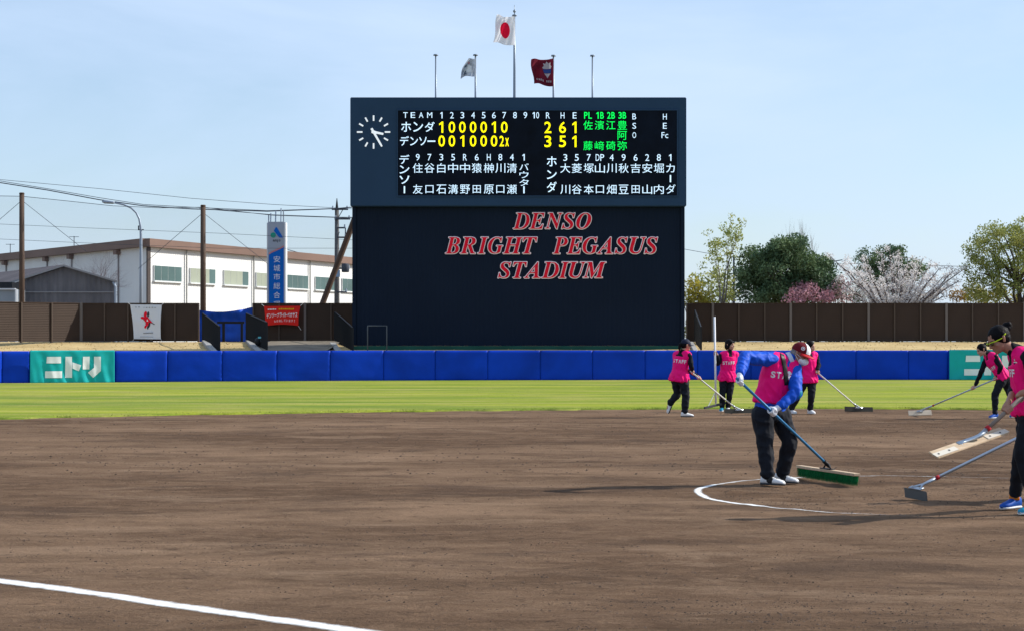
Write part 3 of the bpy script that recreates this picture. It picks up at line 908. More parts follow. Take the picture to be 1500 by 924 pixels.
star = [(0.30, 0.93), (0.36, 0.84), (0.46, 0.86), (0.42, 0.76), (0.50, 0.68), (0.44, 0.64), (0.12, 0.64), (0.08, 0.72), (0.14, 0.78), (0.12, 0.88), (0.22, 0.84)]
shield = [(0.48, 0.63), (0.10, 0.63), (0.12, 0.48), (0.44, 0.48)]
point = [(0.43, 0.47), (0.13, 0.47), (0.29, 0.30)]
flag('maroon flag with white crest and small white lettering', 81.6, [(778.5, 90), (810.5, 86), (810.5, 127), (781, 124.5)], M_FM, 0.12, 1.0,
     [(star, M_FW, 'crest'), (shield, M_FB, 'crest'), (point, M_FW, 'crest'), ([[(0.16 + i * 0.1, 0.14), (0.10 + i * 0.1, 0.14), (0.10 + i * 0.1, 0.21 + 0.02 * (i % 2)), (0.16 + i * 0.1, 0.21)] for i in range(8) if i != 3], M_FW, 'flag_lettering')])
# ================================================================== BROWN LOUVRED FENCE
YFN = 84.0
M_FEN = mat('brown_louvre', (0.058, 0.036, 0.024), 0.65, 0.12, 0.9)
M_FENPOST = mat('brown_fence_post', (0.085, 0.062, 0.048), 0.55)
M_FENPOSTG = mat('grey_fence_post', (0.15, 0.13, 0.12), 0.5)
def louvre_mesh(w, h):
    me = bpy.data.meshes.new('fence_panel'); bm = bmesh.new(); n = 22; st = h / n
    for i in range(n):
        z0, z1 = i * st, (i + 1) * st
        a = [bm.verts.new(p) for p in ((0.03, -0.035, z0), (w - 0.03, -0.035, z0), (w - 0.03, 0.0, z1), (0.03, 0.0, z1))]
        bm.faces.new(a)
        b = [bm.verts.new(p) for p in ((0.03, -0.035, z0), (w - 0.03, -0.035, z0), (w - 0.03, 0.0, z0), (0.03, 0.0, z0))]
        bm.faces.new(b[::-1])
    box(bm, 0.03, w - 0.03, 0.004, 0.05, 0, h)
    box(bm, 0.0, w, -0.045, 0.06, h + 0.002, h + 0.04)
    bm.to_mesh(me); bm.free(); me.materials.append(M_FEN); return me
FH = 55.5 / FPX * YFN
def fence(label, A, B, npan, big, skip=()):
    A, B = Vector(A), Vector(B); d = B - A; L = d.length; w = L / npan
    rz = math.atan2(d.y, d.x)
    root = thing('fence', A, label, 'fence', 'brown fence sections behind the field', rz=rz)
    me = louvre_mesh(w, FH - 0.04)
    pm = {}
    for key, (r, mt) in {'s': (0.030, M_FENPOST), 'b': (0.055, M_FENPOSTG)}.items():
        bm = bmesh.new(); box(bm, -r, r, -0.075, 0.055 + 0.03, -0.05, FH + 0.03 if key == 'b' else FH + 0.012)
        m_ = bpy.data.meshes.new('post'); bm.to_mesh(m_); bm.free(); m_.materials.append(mt); pm[key] = m_
    for i in range(npan + 1):
        if i < npan:
            o = bpy.data.objects.new('fence_panel', me); COL.objects.link(o); o.parent = root; o.location = (i * w, 0, 0.02)
        o = bpy.data.objects.new('post', pm['b' if big(i) else 's']); COL.objects.link(o); o.parent = root; o.location = (i * w, -0.01, 0)
    return root
def FP_(px, Y=YFN): return Vector(((px - 750) * Y / FPX, Y, 1.5))
c118 = FP_(118.5)
u = Vector((-math.cos(math.radians(43)), -math.sin(math.radians(43)), 0))
pw = 1.2
# sun-lit wing at the far left, turned towards the sun
A = c118 + u * (pw * 1.28 * 9)
fence('sunlit brown louvred fence wing at the far left turned towards the sun', A, c118, 9, lambda i: i == 9)
fence('brown louvred fence between the sunlit wing and the blue tarp', c118 + Vector((0.02, 0, 0)), FP_(291), 5, lambda i: i in (0, 3))
fence('brown louvred fence between the blue tarp and the scoreboard', FP_(371), FP_(523), 4, lambda i: i == 2)
fence('long brown louvred fence right of the scoreboard below the trees', FP_(1006), FP_(1006 + 38 * 20), 20, lambda i: i % 3 == 1)

# ------------------------------------------------------------------ blue tarp, gate and railings at the stair
M_TARP = mat('blue_tarp', (0.002, 0.085, 0.58), 0.5, 0.15, 2.0, 0.3, 5.0, spec=0.4)
M_BLACK = mat('black_steel', (0.012, 0.013, 0.015), 0.5)
M_CONC = mat('concrete', (0.34, 0.33, 0.31), 0.9, 0.18, 1.5, 0.3)
root = thing('tarp', P(330, 480, 85.2), 'crumpled royal blue tarp hung across the gap in the brown fence', 'tarp')
bm = NB(); nx, nz = 60, 34; g = []
for j in range(nz + 1):
    row = []
    for i in range(nx + 1):
        u_, v = i / nx, j / nz
        top = 453.5 + 4.0 * math.sin(math.pi * min(1, u_ * 1.05)) - 3.5 * u_ ** 2
        p = P(289 + 83 * u_, 520 + (top - 520) * v, 85.2)
        sw = 0.10 * math.sin(3.1 * (u_ - 0.5) ** 2 * 9 + v * 17) * max(0, v - 0.62) / 0.38
        p.y += sw + 0.06 * noise.noise(Vector((u_ * 5, v * 6, 1))) + 0.03 * math.sin(u_ * 40 + v * 6) * v - (0.22 if v > 0.78 else 0.0) * (v - 0.78) / 0.22
        row.append(bm.verts.new(p))
    g.append(row)
for j in range(nz):
    for i in range(nx): bm.faces.new((g[j][i], g[j][i + 1], g[j + 1][i + 1], g[j + 1][i]))
obj('tarp_sheet', bm, M_TARP, root, True)
root = thing('gate', P(341, 514, 84.4), 'black square tube gate frame in front of the blue tarp', 'gate')
bm = NB()
for px0, px1, py0, py1 in ((325.5, 329.5, 473, 525), (352.5, 356, 473, 525), (318, 358, 470.5, 474), (329.5, 352.5, 499.5, 502)):
    a, b = P(px0, py1, 84.4), P(px1, py0, 84.4); dd = 0.06 if py0 > 474.5 or py0 == 473 else 0.075
    box(bm, a.x, b.x, 84.4 - dd / 2, 84.4 + dd / 2, a.z, b.z)
obj('gate_frame', bm, M_BLACK, root)

def railing(label, top, bot, Y0, Y1, n):
    """picket railing down the stair: top/bottom edge px lines"""
    (ax, ay), (bx_, by) = top; (cx, cy), (dx, dy) = bot
    root = thing('stair_railing', P((ax + bx_) / 2, 512, (Y0 + Y1) / 2), label, 'railing', 'black picket railings beside the stairs')
    pk = None
    for i in range(n + 1):
        t = i / n; Y = Y0 + (Y1 - Y0) * t
        hi = P(ax + (bx_ - ax) * t, ay + (by - ay) * t, Y); lo = P(ax + (bx_ - ax) * t, cy + (dy - cy) * t, Y)
        bm = NB(); r = 0.03 if 0 < i < n else 0.04
        box(bm, hi.x - r, hi.x + r, Y - 0.014, Y + 0.014, lo.z, hi.z); obj('picket', bm, M_BLACK, root)
    for (a, b, k) in ((top[0], top[1], 0.03), (bot[0], bot[1], 0.03)):
        bm = NB(); tube(bm, [P(a[0], a[1], Y0), P(b[0], b[1], Y1)], k, 6); obj('rail', bm, M_BLACK, root)
railing('black picket railing left of the blue tarp gate', ((297, 459), (321.5, 478)), ((297, 498), (321.5, 520)), 83.6, 78, 20)
railing('black picket railing right of the blue tarp gate', ((361, 459), (391, 472)), ((361, 497), (391, 520)), 83.6, 77, 24)
railing('black picket railing against the left side of the scoreboard', ((490.5, 457), (517, 480)), ((490.5, 497), (517, 520)), 83.6, 78.7, 22)
railing('black railing panel just right of the scoreboard', ((1018, 454), (1027, 479)), ((1018, 497), (1027, 520)), 83.6, 79, 12)
def kerb(label, p0, p1, w=0.28):
    bm = NB(); p0, p1 = Vector(p0), Vector(p1)
    d = (p1 - p0)
    slab(bm, (p0 + p1) / 2 - Vector((0, 0, 0.3)), d / 2, (w / 2, 0, 0), (0, 0, 0.3))
    bmesh.ops.bevel(bm, geom=bm.edges[:], offset=0.02, segments=1, affect='EDGES')
    o = obj('stair_kerb', bm, M_CONC); tag(o, label, 'kerb', 'sloping concrete stair kerbs')
kerb('sloping concrete kerb left of the tarp gate', P(300, 498, 83), P(317, 516, 75))
kerb('sloping concrete kerb with dark camera right of the tarp gate', P(364, 498, 83), P(383, 516, 75))
kerb('sloping concrete kerb beside the scoreboard foot at left', P(487, 501, 82), P(499, 516, 76))
kerb('pale sloping concrete kerb right of the scoreboard foot', P(1012, 500, 82), P(1021, 516, 76), 0.22)
# covered camera standing in the stair gap
cam_t = thing('video_camera', P(378, 514, 79), 'small dark covered video camera by the right stair kerb', 'camera')
bm = NB(); c = P(378.5, 500, 79)
ellipsoid(bm, c, (0.17, 0, 0), (0, 0.2, 0), (0, 0, 0.19), 14, 8); capsule(bm, c + Vector((0.1, -0.1, 0.02)), c + Vector((0.22, -0.3, -0.02)), 0.07, 0.06)
obj('camera_body', bm, M_BLACK, cam_t, True)
bm = NB(); box(bm, c.x + 0.02, c.x + 0.14, c.y - 0.26, c.y - 0.16, c.z + 0.14, c.z + 0.22); obj('sticker', bm, mat('cyan_sticker', (0.15, 0.55, 0.60), 0.5), cam_t)
bm = NB()
for a in (0.3, 2.4, 4.5): tube(bm, [c - Vector((0, 0, 0.1)), c + Vector((math.cos(a) * 0.25, math.sin(a) * 0.25, -0.62))], 0.018, 6)
obj('tripod', bm, M_BLACK, cam_t)

# ------------------------------------------------------------------ banners on the brown fence
def fence_banner(label, YF, cor, m, curve, group='banners tied to the brown fence'):
    tl, tr, br, bl = [P(x, y, YF) for x, y in cor]
    root = thing('banner', (tl + tr) / 2, label, 'banner', group)
    def S(u, v, k=0.0):
        p = bl.lerp(br, u).lerp(tl.lerp(tr, u), v)
        p.z += curve * math.sin(math.pi * u) * (1 - v); p.y += 0.03 * math.sin(u * 9 + v * 4) * (1 - v) + 0.02 * noise.noise(Vector((u * 5, v * 5, 8))) - k
        p.x += (0.03 * math.sin(v * 3.1)) * (1 if u < .5 else -1) * abs(u - .5) * 2
        return p
    bm = NB(); nx, nz = 24, 24
    for k in (0, -0.01):
        g = [[bm.verts.new(S(i / nx, j / nz, k)) for i in range(nx + 1)] for j in range(nz + 1)]
        for j in range(nz):
            for i in range(nx): bm.faces.new((g[j][i], g[j][i + 1], g[j + 1][i + 1], g[j + 1][i]))
    obj('cloth', bm, m, root, True)
    bm = NB()
    for u_, v, dx, dz in ((0, 1, -0.12, 0.1), (1, 1, 0.12, 0.12), (0, 0, -0.1, -0.18), (1, 0, 0.12, -0.2)):
        p = S(u_, v, 0); tube(bm, [p, p + Vector((dx, 0.05, dz))], 0.008, 5)
    obj('tie_cord', bm, M_WHITE, root)
    return root, S
YF2 = 83.7
M_BW = mat('banner_white', (0.62, 0.66, 0.72), 0.75)
M_DARKPRINT = mat('dark_print', (0.035, 0.04, 0.05), 0.8)
root, S = fence_banner('white hanging banner with red and black emblem on the fence', YF2, [(190.5, 446), (237, 446.5), (235.5, 496.5), (196, 496)], M_BW, 0.0)
def cr4(pts):   # crop pixels of the zoomed banner -> u,v
    return [((x - 160) / (655 - 160), 1 - (y - 185) / (765 - 185)) for x, y in pts]
def blob2(c, rx, ry, rot, n=18):
    return [(c[0] + rx * math.cos(t) * math.cos(rot) - ry * math.sin(t) * math.sin(rot), c[1] + rx * math.cos(t) * math.sin(rot) + ry * math.sin(t) * math.cos(rot)) for t in np.linspace(0, 2 * math.pi, n, endpoint=False)]
def printed(name, shapes, m, root, S, k0):
    bm = NB()
    for i, s in enumerate(shapes):
        bm.faces.new([bm.verts.new(S(u_, v, k0 + i * 0.002)) for u_, v in s])
    obj(name, bm, m, root)
printed('emblem', [cr4(blob2((440, 350), 18, 48, 0.1)), cr4(blob2((452, 520), 17, 60, 0.3)), cr4([(470, 470), (555, 512), (540, 520), (480, 492)]), cr4(blob2((425, 570), 12, 30, 0.2)), cr4(blob2((370, 432), 16, 20, 0))], M_DARKPRINT, root, S, 0.012)
printed('emblem', [cr4(blob2((393, 350), 26, 52, 0.25)), cr4(blob2((345, 408), 36, 22, 0.15)), cr4(blob2((400, 430), 34, 52, 0.0)), cr4([(420, 385), (515, 490), (480, 490), (410, 470)]), cr4(blob2((415, 510), 26, 42, 0.3)), cr4(blob2((385, 560), 18, 26, 0.2))], M_RED, root, S, 0.024)
printed('emblem', [cr4([(424, 425), (438, 465), (410, 465)])], M_WHITE, root, S, 0.045)
printed('banner_lettering', [cr4([(x, y0), (x + w, y0), (x + w, y0 + 12), (x, y0 + 12)]) for x, y0, w in ((238, 226, 18), (285, 224, 22), (372, 232, 10), (408, 232, 20), (452, 230, 20), (500, 228, 20), (545, 230, 18))] +
        [cr4([(345 + i * 22, 658 - i), (362 + i * 22, 658 - i), (362 + i * 22, 672 - i), (345 + i * 22, 674 - i)]) for i in range(8)] + [cr4([(285 + i * 20, 722), (298 + i * 20, 722), (298 + i * 20, 731), (285 + i * 20, 731)]) for i in range(12)], mat('faint_print', (0.16, 0.18, 0.21), 0.8), root, S, 0.012)
M_BR = mat('banner_red', (0.72, 0.018, 0.012), 0.7)
root, S = fence_banner('red banner with white katakana tied to the fence', YF2, [(386.5, 448.5), (440, 448), (437, 477), (388, 477.5)], M_BR, 0.07)
def on(S, s, cx, cy, w, h, bm, bold=0.02, k=0.03):
    lay(bm, s, cx, cy, w, h, lambda a, b: S(a, b, k), bold)
t = 'デンソーブライトペガサス'
for i, ch in enumerate(t):
    bm = NB(); on(S, ch, 0.085 + i * 0.0765, 0.50 + 0.01 * i * 0.3, 0.066, 0.23 if ch != 'ー' else 0.04, bm, 0.02); obj('banner_letter', bm, M_WHITE, root)
for i, ch in enumerate('も応援しています!'):
    bm = NB(); on(S, ch, 0.30 + i * 0.073, 0.20 + 0.004 * i, 0.052 if ch != '!' else 0.014, 0.13, bm, 0.0); obj('banner_letter', bm, M_WHITE, root)
bm = NB()
for i in range(5):
    q = 0.10 + i * 0.05; bm.faces.new([bm.verts.new(S(x, y, 0.03)) for x, y in ((q, 0.79), (q + 0.035, 0.80), (q + 0.035, 0.86), (q, 0.85 + 0.015 * (i % 2)))])
obj('banner_lettering', bm, M_WHITE, root)
bm = NB()
for i in range(8):
    a = 0.41 + i * 0.055; bm.faces.new([bm.verts.new(S(x, y, 0.03)) for x, y in ((a, 0.80), (a + 0.04, 0.80), (a + 0.04, 0.86 + 0.02 * (i % 2)), (a, 0.87))])
obj('banner_lettering', bm, mat('yellow_print', (0.80, 0.50, 0.01), 0.7), root)

# ================================================================== POLES, NET, WIRES
M_BROWN = mat('brown_pole', (0.085, 0.055, 0.040), 0.7, 0.2, 1.0)
M_WIRE = mat('wire', (0.05, 0.06, 0.08), 0.7)
M_GALV = mat('galvanised', (0.30, 0.35, 0.42), 0.45, metal=0.3)
def simple_pole(name, label, px, Y, top, r0, r1, m, cat, cap=True, group=None):
    base = Vector((P(px, 0, Y).x, Y, 1.45)); tp = P(px, top, Y)
    t = thing(name, base, label, cat, group)
    bm = NB(); tube(bm, [base, base.lerp(tp, 0.5), tp], [r0, (r0 + r1) / 2, r1], 12); obj('pole', bm, m, t, True)
    if cap:
        bm = NB(); tube(bm, [tp - Vector((0, 0, 0.02)), tp + Vector((0, 0, 0.05))], [r1 * 1.15, r1 * 0.9], 12); obj('pole_cap', bm, m, t, True)
    return t, base, tp
YN = 92.0
nets = []
for px, top, lb in ((32, 284, 'thick brown net pole at the far left with guy wires'), (297.5, 302, 'thick brown net pole behind the blue tarp')):
    t, b_, tp = simple_pole('net_pole', lb, px, YN, top, 0.155, 0.13, M_BROWN, 'pole', group='brown net poles')
    bm = NB()
    d0 = tp - Vector((0, 0, 0.35))
    for ex, ey in (((px - 95), top + 92), (px + 95, top + 85)):
        e = P(ex, ey, YN + 0.3); pts = [d0.lerp(e, s) for s in np.linspace(0, 1, 8)]; tube(bm, pts, 0.013, 5)
        e2 = P(ex, 445, YN - 3) if ex < px else P(ex + 40, 445, YN + 3)
    obj('guy_wire', bm, M_WIRE, t); nets.append(tp)
# leaning brace pole beside the board
a, b = P(472, 446, 90), P(516, 330, 90)
t = thing('brace_pole', a, 'brown leaning brace pole disappearing behind the scoreboard', 'pole')
bm = NB(); tube(bm, [a - Vector((0.25, 0, 0.6)), a, b, b + (b - a) * 0.25], 0.15, 12); obj('pole', bm, M_BROWN, t, True)
# fine net between the poles
m = bpy.data.materials.new('fine_net'); m.use_nodes = True
N, L = m.node_tree.nodes, m.node_tree.links; N['Principled BSDF'].inputs['Base Color'].default_value = (0.05, 0.09, 0.14, 1)
tr = N.new('ShaderNodeBsdfTransparent'); mx = N.new('ShaderNodeMixShader'); mx.inputs['Fac'].default_value = 0.10
L.new(tr.outputs['BSDF'], mx.inputs[1]); L.new(N['Principled BSDF'].outputs['BSDF'], mx.inputs[2]); L.new(mx.outputs['Shader'], N['Material Output'].inputs['Surface'])
rope = [P(-260, 282, YN + .4), P(-100, 286, YN + .4), P(32, 288, YN + .4), P(100, 295, YN + .4), P(165, 302, YN + .4), P(235, 305, YN + .4), P(297, 304, YN + .4), P(400, 316, YN + .4), P(520, 320, YN + .4)]
t = thing('safety_net', rope[2], 'very fine dark safety net strung between the brown poles', 'net')
bm = NB(); pv = None
for p in rope:
    c = [bm.verts.new(p), bm.verts.new((p.x, p.y, 1.5))]
    if pv: bm.faces.new((pv[0], c[0], c[1], pv[1]))
    pv = c
obj('netting', bm, m, t)
bm = NB(); tube(bm, rope, 0.015, 5); obj('rope', bm, M_WIRE, t)
bm = NB()
for y0, y1 in ((330, 352), (352, 364)):
    tube(bm, [P(-100, y0 - 6, YN + .4), P(120, y0 + 4, YN + .4), P(320, y0 + 12, YN + .4), P(520, y1, YN + .4)], 0.009, 4)
obj('stay_wire', bm, M_WIRE, t)

def wire(label, pts, Y, r, sag=0):
    q = []
    for (x0, y0), (x1, y1) in zip(pts, pts[1:]):
        for s in np.linspace(0, 1, 6)[:-1]: q.append(P(x0 + (x1 - x0) * s, y0 + (y1 - y0) * s + sag * math.sin(math.pi * s), Y))
    q.append(P(*pts[-1], Y)); bm = NB(); tube(bm, q, r, 5)
    o = obj('power_line', bm, M_WIRE); tag(o, label, 'wire', 'overhead lines'); return o
wire('thin uppermost overhead line crossing the sky left of the scoreboard', [(-60, 259), (0, 263.5), (148, 277), (280, 291), (400, 300), (492, 305), (540, 308)], 105, 0.014)
wire('thickest dark overhead cable sagging over the street lamp', [(-60, 262), (0, 268), (70, 279), (145, 293), (210, 302), (280, 306.5), (391, 310), (492, 306), (540, 302)], 103, 0.032)
wire('second dark overhead cable just below the thickest one', [(-60, 258), (0, 265.5), (70, 277), (145, 290), (210, 300), (280, 304), (391, 309), (492, 306)], 104, 0.018)
wire('lowest overhead line passing the top rods of the sign tower', [(292, 306), (400, 315), (492, 318.5), (540, 319)], 103.5, 0.018)
wire('overhead line right of the scoreboard running into the trees', [(990, 363), (1040, 372), (1075, 377), (1125, 376), (1216, 386), (1300, 387), (1420, 391)], 150, 0.022)
wire('lower overhead line right of the scoreboard behind the pale tree', [(1020, 401), (1075, 401.5), (1216, 404), (1300, 398)], 150, 0.016)

# utility pole with crossarms, left of the board
YU = 104
t, b_, tp = simple_pole('utility_pole', 'dark utility pole with crossarms and transformer left of the scoreboard', 493.5, YU, 306, 0.17, 0.12, mat('pole_concrete', (0.11, 0.11, 0.11), 0.8, 0.2), 'utility pole', cap=False)
bm = NB(); tube(bm, [tp, P(493.5, 291, YU)], [0.09, 0.02], 8); obj('pole_top', bm, M_BLACK, t)
for y, x0, x1 in ((307, 486, 510), (321, 490, 513), (334, 494, 506), (348, 494, 507), (393.5, 494, 512), (428, 494, 508)):
    bm = NB(); a, b = P(x0, y, YU - 0.2), P(x1, y, YU - 0.2); box(bm, a.x, b.x, a.y - 0.05, a.y + 0.05, a.z - 0.045, a.z + 0.045); obj('crossarm', bm, M_WIRE, t)
    for x in ((x0 + 1.5, x1 - 1.5) if y < 330 else (x1 - 1,)):
        bm = NB(); p = P(x, y, YU - 0.2); tube(bm, [p, p + Vector((0, 0, 0.2))], [0.06, 0.04], 8); obj('insulator', bm, M_GALV, t)
bm = NB(); a = P(506, 348, YU - 0.2); b = P(506, 334, YU - 0.2); box(bm, a.x - .03, a.x + .03, a.y - .03, a.y + .03, a.z, b.z); tube(bm, [P(494, 348, YU - .2), P(497, 340, YU - .2)], 0.03, 5); tube(bm, [P(494, 322, YU - .2), P(502, 308, YU - .2)], 0.025, 5); obj('bracket', bm, M_WIRE, t)
bm = NB(); c = P(506, 393, YU - 0.3); tube(bm, [c + Vector((0, 0, -0.24)), c + Vector((0, 0, -0.2)), c + Vector((0, 0, 0.2)), c + Vector((0, 0, 0.26))], [0.19, 0.22, 0.22, 0.17], 14); obj('transformer', bm, M_WIRE, t, True)
bm = NB(); box(bm, b_.x - 0.2, b_.x + 0.2, YU - 0.24, YU - 0.19, P(0, 406, YU).z, P(0, 396, YU).z); obj('pole_plate', bm, mat('pale_blue_plate', (0.25, 0.38, 0.55), 0.6), t)
# the two utility poles among the trees at right
for px, top, lb, arms in ((1075, 374, 'slim utility pole between the pale young tree and the dark evergreen', ((377, 1070, 1090), (401, 1066, 1090))), (1216.5, 376, 'slim utility pole right of the big dark evergreen tree', ((384, 1217, 1234), (387, 1214, 1222), (404, 1214, 1226)))):
    t, b_, tp = simple_pole('utility_pole', lb, px, 150, top, 0.13, 0.08, M_WIRE, 'utility pole', cap=False)
    for y, x0, x1 in arms:
        bm = NB(); a, b = P(x0, y, 149.8), P(x1, y - (3 if x1 - x0 > 12 and px > 1200 else 0), 149.8); tube(bm, [a, b], 0.045, 5); obj('crossarm', bm, M_WIRE, t)

# street lamp
YL = 100
base = Vector((P(206.5, 0, YL).x, YL, 1.45))
t = thing('street_lamp', base, 'tall grey street lamp with arm curving left before the warehouse corner', 'street lamp')
pts = [base, P(206.5, 400, YL), P(206.5, 345, YL), P(206, 333, YL), P(204, 321, YL), P(199.5, 312, YL), P(192, 305, YL), P(182, 300.5, YL), P(168, 297.5, YL)]
bm = NB(); tube(bm, pts, [0.10, 0.085, 0.075, 0.065, 0.06, 0.055, 0.05, 0.05, 0.045], 10); obj('pole', bm, M_GALV, t, True)
bm = NB(); a = P(168, 297.3, YL); b = P(149.5, 295.8, YL); tube(bm, [a, a.lerp(b, .15), a.lerp(b, .8), b], [0.05, 0.085, 0.10, 0.04], 8); obj('lamp_head', bm, M_GALV, t, True)
bm = NB(); a = P(206.5, 337, YL); slab(bm, a, (0.16, 0, 0), (0, .03, 0), (0, 0, 0.03)); slab(bm, P(203, 334, YL), (.03, 0, 0), (0, .03, 0), (0, 0, .12)); obj('bracket', bm, M_WIRE, t)

# ------------------------------------------------------------------ sign tower
YS = 95.0
M_SBLUE = mat('sign_blue', (0.0, 0.135, 0.58), 0.6, spec=0.05); M_SGREY = mat('sign_grey', (0.38, 0.42, 0.50), 0.5); M_PINK = mat('sign_pink', (0.60, 0.24, 0.24), 0.5)
fs_ = lambda k: (lambda x, y: P(x, -y, YS - 0.30 - k))
t = thing('sign_tower', (P(406, 0, YS).x, YS, 1.45), 'tall blue and grey sign tower with white kanji and triangle emblem', 'sign tower')
a, b = P(393.6, 470, YS), P(417, 325.8, YS)
bm = NB(); box(bm, a.x, b.x, YS - 0.30, YS + 0.30, 1.45, b.z); obj('sign_core', bm, M_SGREY, t)
bm = NB(); box(bm, P(391.8, 0, YS).x, a.x - 0.002, YS - 0.25, YS + 0.35, 1.45, b.z - 0.05); box(bm, b.x + 0.002, P(419.6, 0, YS).x, YS - 0.33, YS + 0.35, 1.45, b.z - 0.02); obj('side_post', bm, mat('sign_edge', (0.70, 0.72, 0.75), 0.5), t)
bm = NB()
top = [(416.9, -361.5), (411, -365), (404, -368.2), (398, -370.8), (393.8, -373.5)]
poly2(bm, [(393.8, -470), (416.9, -470)] + top, fs_(0.006)); obj('blue_panel', bm, M_SBLUE, t)
bm = NB()
tq = [(x, y + 2.6) for x, y in top]
for i in range(4): poly2(bm, [top[i], tq[i], tq[i + 1], top[i + 1]], fs_(0.008))
obj('pink_stripe', bm, M_PINK, t)
bm = NB(); poly2(bm, [(404, -333), (406, -334), (414.6, -348.4), (409, -348.4), (401, -338.4)], fs_(0.01)); obj('triangle_emblem', bm, M_SBLUE, t)
bm = NB(); poly2(bm, blob2((400.2, -344.8), 3.9, 3.9, 0), fs_(0.014)); obj('green_disc', bm, mat('sign_green', (0.01, 0.33, 0.24), 0.5), t)
for s, x in zip('anjo', (401, 404, 406.4, 409.6)):
    bm = NB(); lay(bm, s, x, -352.8 - (0.7 if s == 'j' else 0), 2.6 if s != 'j' else 1.5, 3.0 if s != 'j' else 4.6, fs_(0.012), 0.02); obj('sign_letter', bm, M_DARKPRINT, t)
for s, y in zip('安城市総合運', (380, 393, 405.5, 419, 432.3, 446)):
    bm = NB(); lay(bm, s, 405.6, -y, 9.6, 9.4, fs_(0.012), 0.0); obj('sign_letter', bm, M_WHITE, t)
for x, y in ((393.6, 315.6), (396.8, 312.7), (404, 309.5), (411.8, 305.5), (415.2, 308.8)):
    bm = NB(); p = P(x, y, YS); tube(bm, [(p.x, YS + random.uniform(-.2, .2), b.z - 0.01), (p.x, YS, p.z)], 0.035, 6); obj('lightning_rod', bm, M_GALV, t)

# ================================================================== WAREHOUSE
M_WALLW = mat('white_siding', (0.76, 0.76, 0.74), 0.7, 0.05, 0.4)
M_ROOFB = mat('brown_fascia', (0.20, 0.125, 0.095), 0.6, 0.12, 0.3)
M_GLASS = mat('green_glass', (0.085, 0.145, 0.14), 0.3, 0.2, 0.3)
M_BLIND = mat('blind_glass', (0.33, 0.36, 0.28), 0.4, 0.15, 0.3)
M_FRAME = mat('window_frame', (0.66, 0.68, 0.67), 0.5)
C0 = P(215, 350, 120); C1 = P(512, 378, 147); C2 = P(0, 373.5, 141.7)
ztop = C0.z
rt = thing('warehouse', (C0.x, C0.y, 1.45), 'long white sided warehouse with brown roof edge behind the fence', 'building')
def facade(A, B, ext):
    """frame on the wall from corner A towards B: returns fn(s,z,out)->point, unit dir, outward normal, length"""
    A = Vector((A.x, A.y, 0)); B = Vector((B.x, B.y, 0)); d = (B - A).normalized(); L_ = (B - A).length + ext
    n = Vector((d.y, -d.x, 0))
    if n.dot(Vector((0, 1, 0)) ) > 0: n = -n
    return A, d, n, L_
def hit(A, d, px, py):
    """s,z on the vertical plane through A along d seen at pixel"""
    k = (px - 750) / FPX
    s = (k * A.y - A.x) / (d.x - k * d.y); Y = A.y + d.y * s
    return s, EYE - (py - 500) * Y / FPX
AR, dR, nR, LR = facade(C0, C1, 22); AL, dL, nL, LL = facade(C0, C2, 14)
if nR.dot(Vector((1, 0, 0))) < 0: nR = -nR
if nL.dot(Vector((0, -1, 0))) < 0: nL = -nL
# corrugated siding
def siding(A, d, n, Lx, z0, z1, pitch=0.28):
    bm = NB(); k = 0; s = 0.0; prev = None
    while s <= Lx:
        o = (0.0, 0.0, 0.014, 0.014)[k % 4]; p = A + d * s + n * o
        c = [bm.verts.new((p.x, p.y, z0)), bm.verts.new((p.x, p.y, z1))]
        if prev: bm.faces.new((prev[0], c[0], c[1], prev[1]))
        prev = c; s += pitch * (0.4, 0.1, 0.4, 0.1)[k % 4]; k += 1
    return bm
z_wall = hit(AR, dR, 216, 362)[1]
obj('wall', siding(AR, dR, nR, LR, 1.45, z_wall + 0.02), M_WALLW, rt)
obj('wall', siding(AL, dL, nL, LL, 1.45, z_wall + 0.02), M_WALLW, rt)
def wslab(A, d, n, s0, s1, z0, z1, o0, o1, name, m, parent=rt):
    bm = NB(); vs = []
    c = A + d * ((s0 + s1) / 2) + n * ((o0 + o1) / 2); c.z = (z0 + z1) / 2
    slab(bm, c, d * ((s1 - s0) / 2), n * ((o1 - o0) / 2), (0, 0, (z1 - z0) / 2)); return obj(name, bm, m, parent)
wslab(AR, dR, nR, -0.3, LR, z_wall, ztop, -0.1, 0.45, 'fascia', M_ROOFB)
wslab(AL, dL, nL, -0.2, LL, z_wall, ztop, -0.1, 0.45, 'fascia', M_ROOFB)
# shallow roof between the two fascias
bm = NB(); e1 = AR + dR * LR; e2 = AL + dL * LL; far = e1 + (e2 - AL)
ridge = 0.5
bm.faces.new([bm.verts.new((p.x, p.y, ztop - 0.04)) for p in (AR, e1, far, e2)]); obj('roof', bm, M_ROOFB, rt)
wslab(AR, dR, nR, -0.05, 0.32, 1.45, z_wall, 0.0, 0.10, 'corner_trim', mat('trim_dark', (0.07, 0.055, 0.05), 0.7))
for px in (271, 369.5, 452):
    s, _ = hit(AR, dR, px, 400)
    bm = NB(); p = AR + dR * s + nR * 0.14; tube(bm, [(p.x, p.y, 1.45), (p.x, p.y, z_wall - 0.02)], 0.055, 8); obj('downspout', bm, mat('downspout_grey', (0.30, 0.30, 0.28), 0.6), rt)
for px in (10, 70, 106, 174.5):
    s, _ = hit(AL, dL, px, 420)
    wslab(AL, dL, nL, s - 0.06, s + 0.06, 1.45, z_wall - 0.01, 0.04, 0.10, 'wall_joint', mat('joint_grey', (0.28, 0.26, 0.26), 0.7))
    wslab(AL, dL, nL, s - 0.25, s + 0.25, z_wall - 0.35, z_wall - 0.012, 0.04, 0.35, 'eave_bracket', M_ROOFB)
zj = hit(AL, dL, 174, 402)[1]
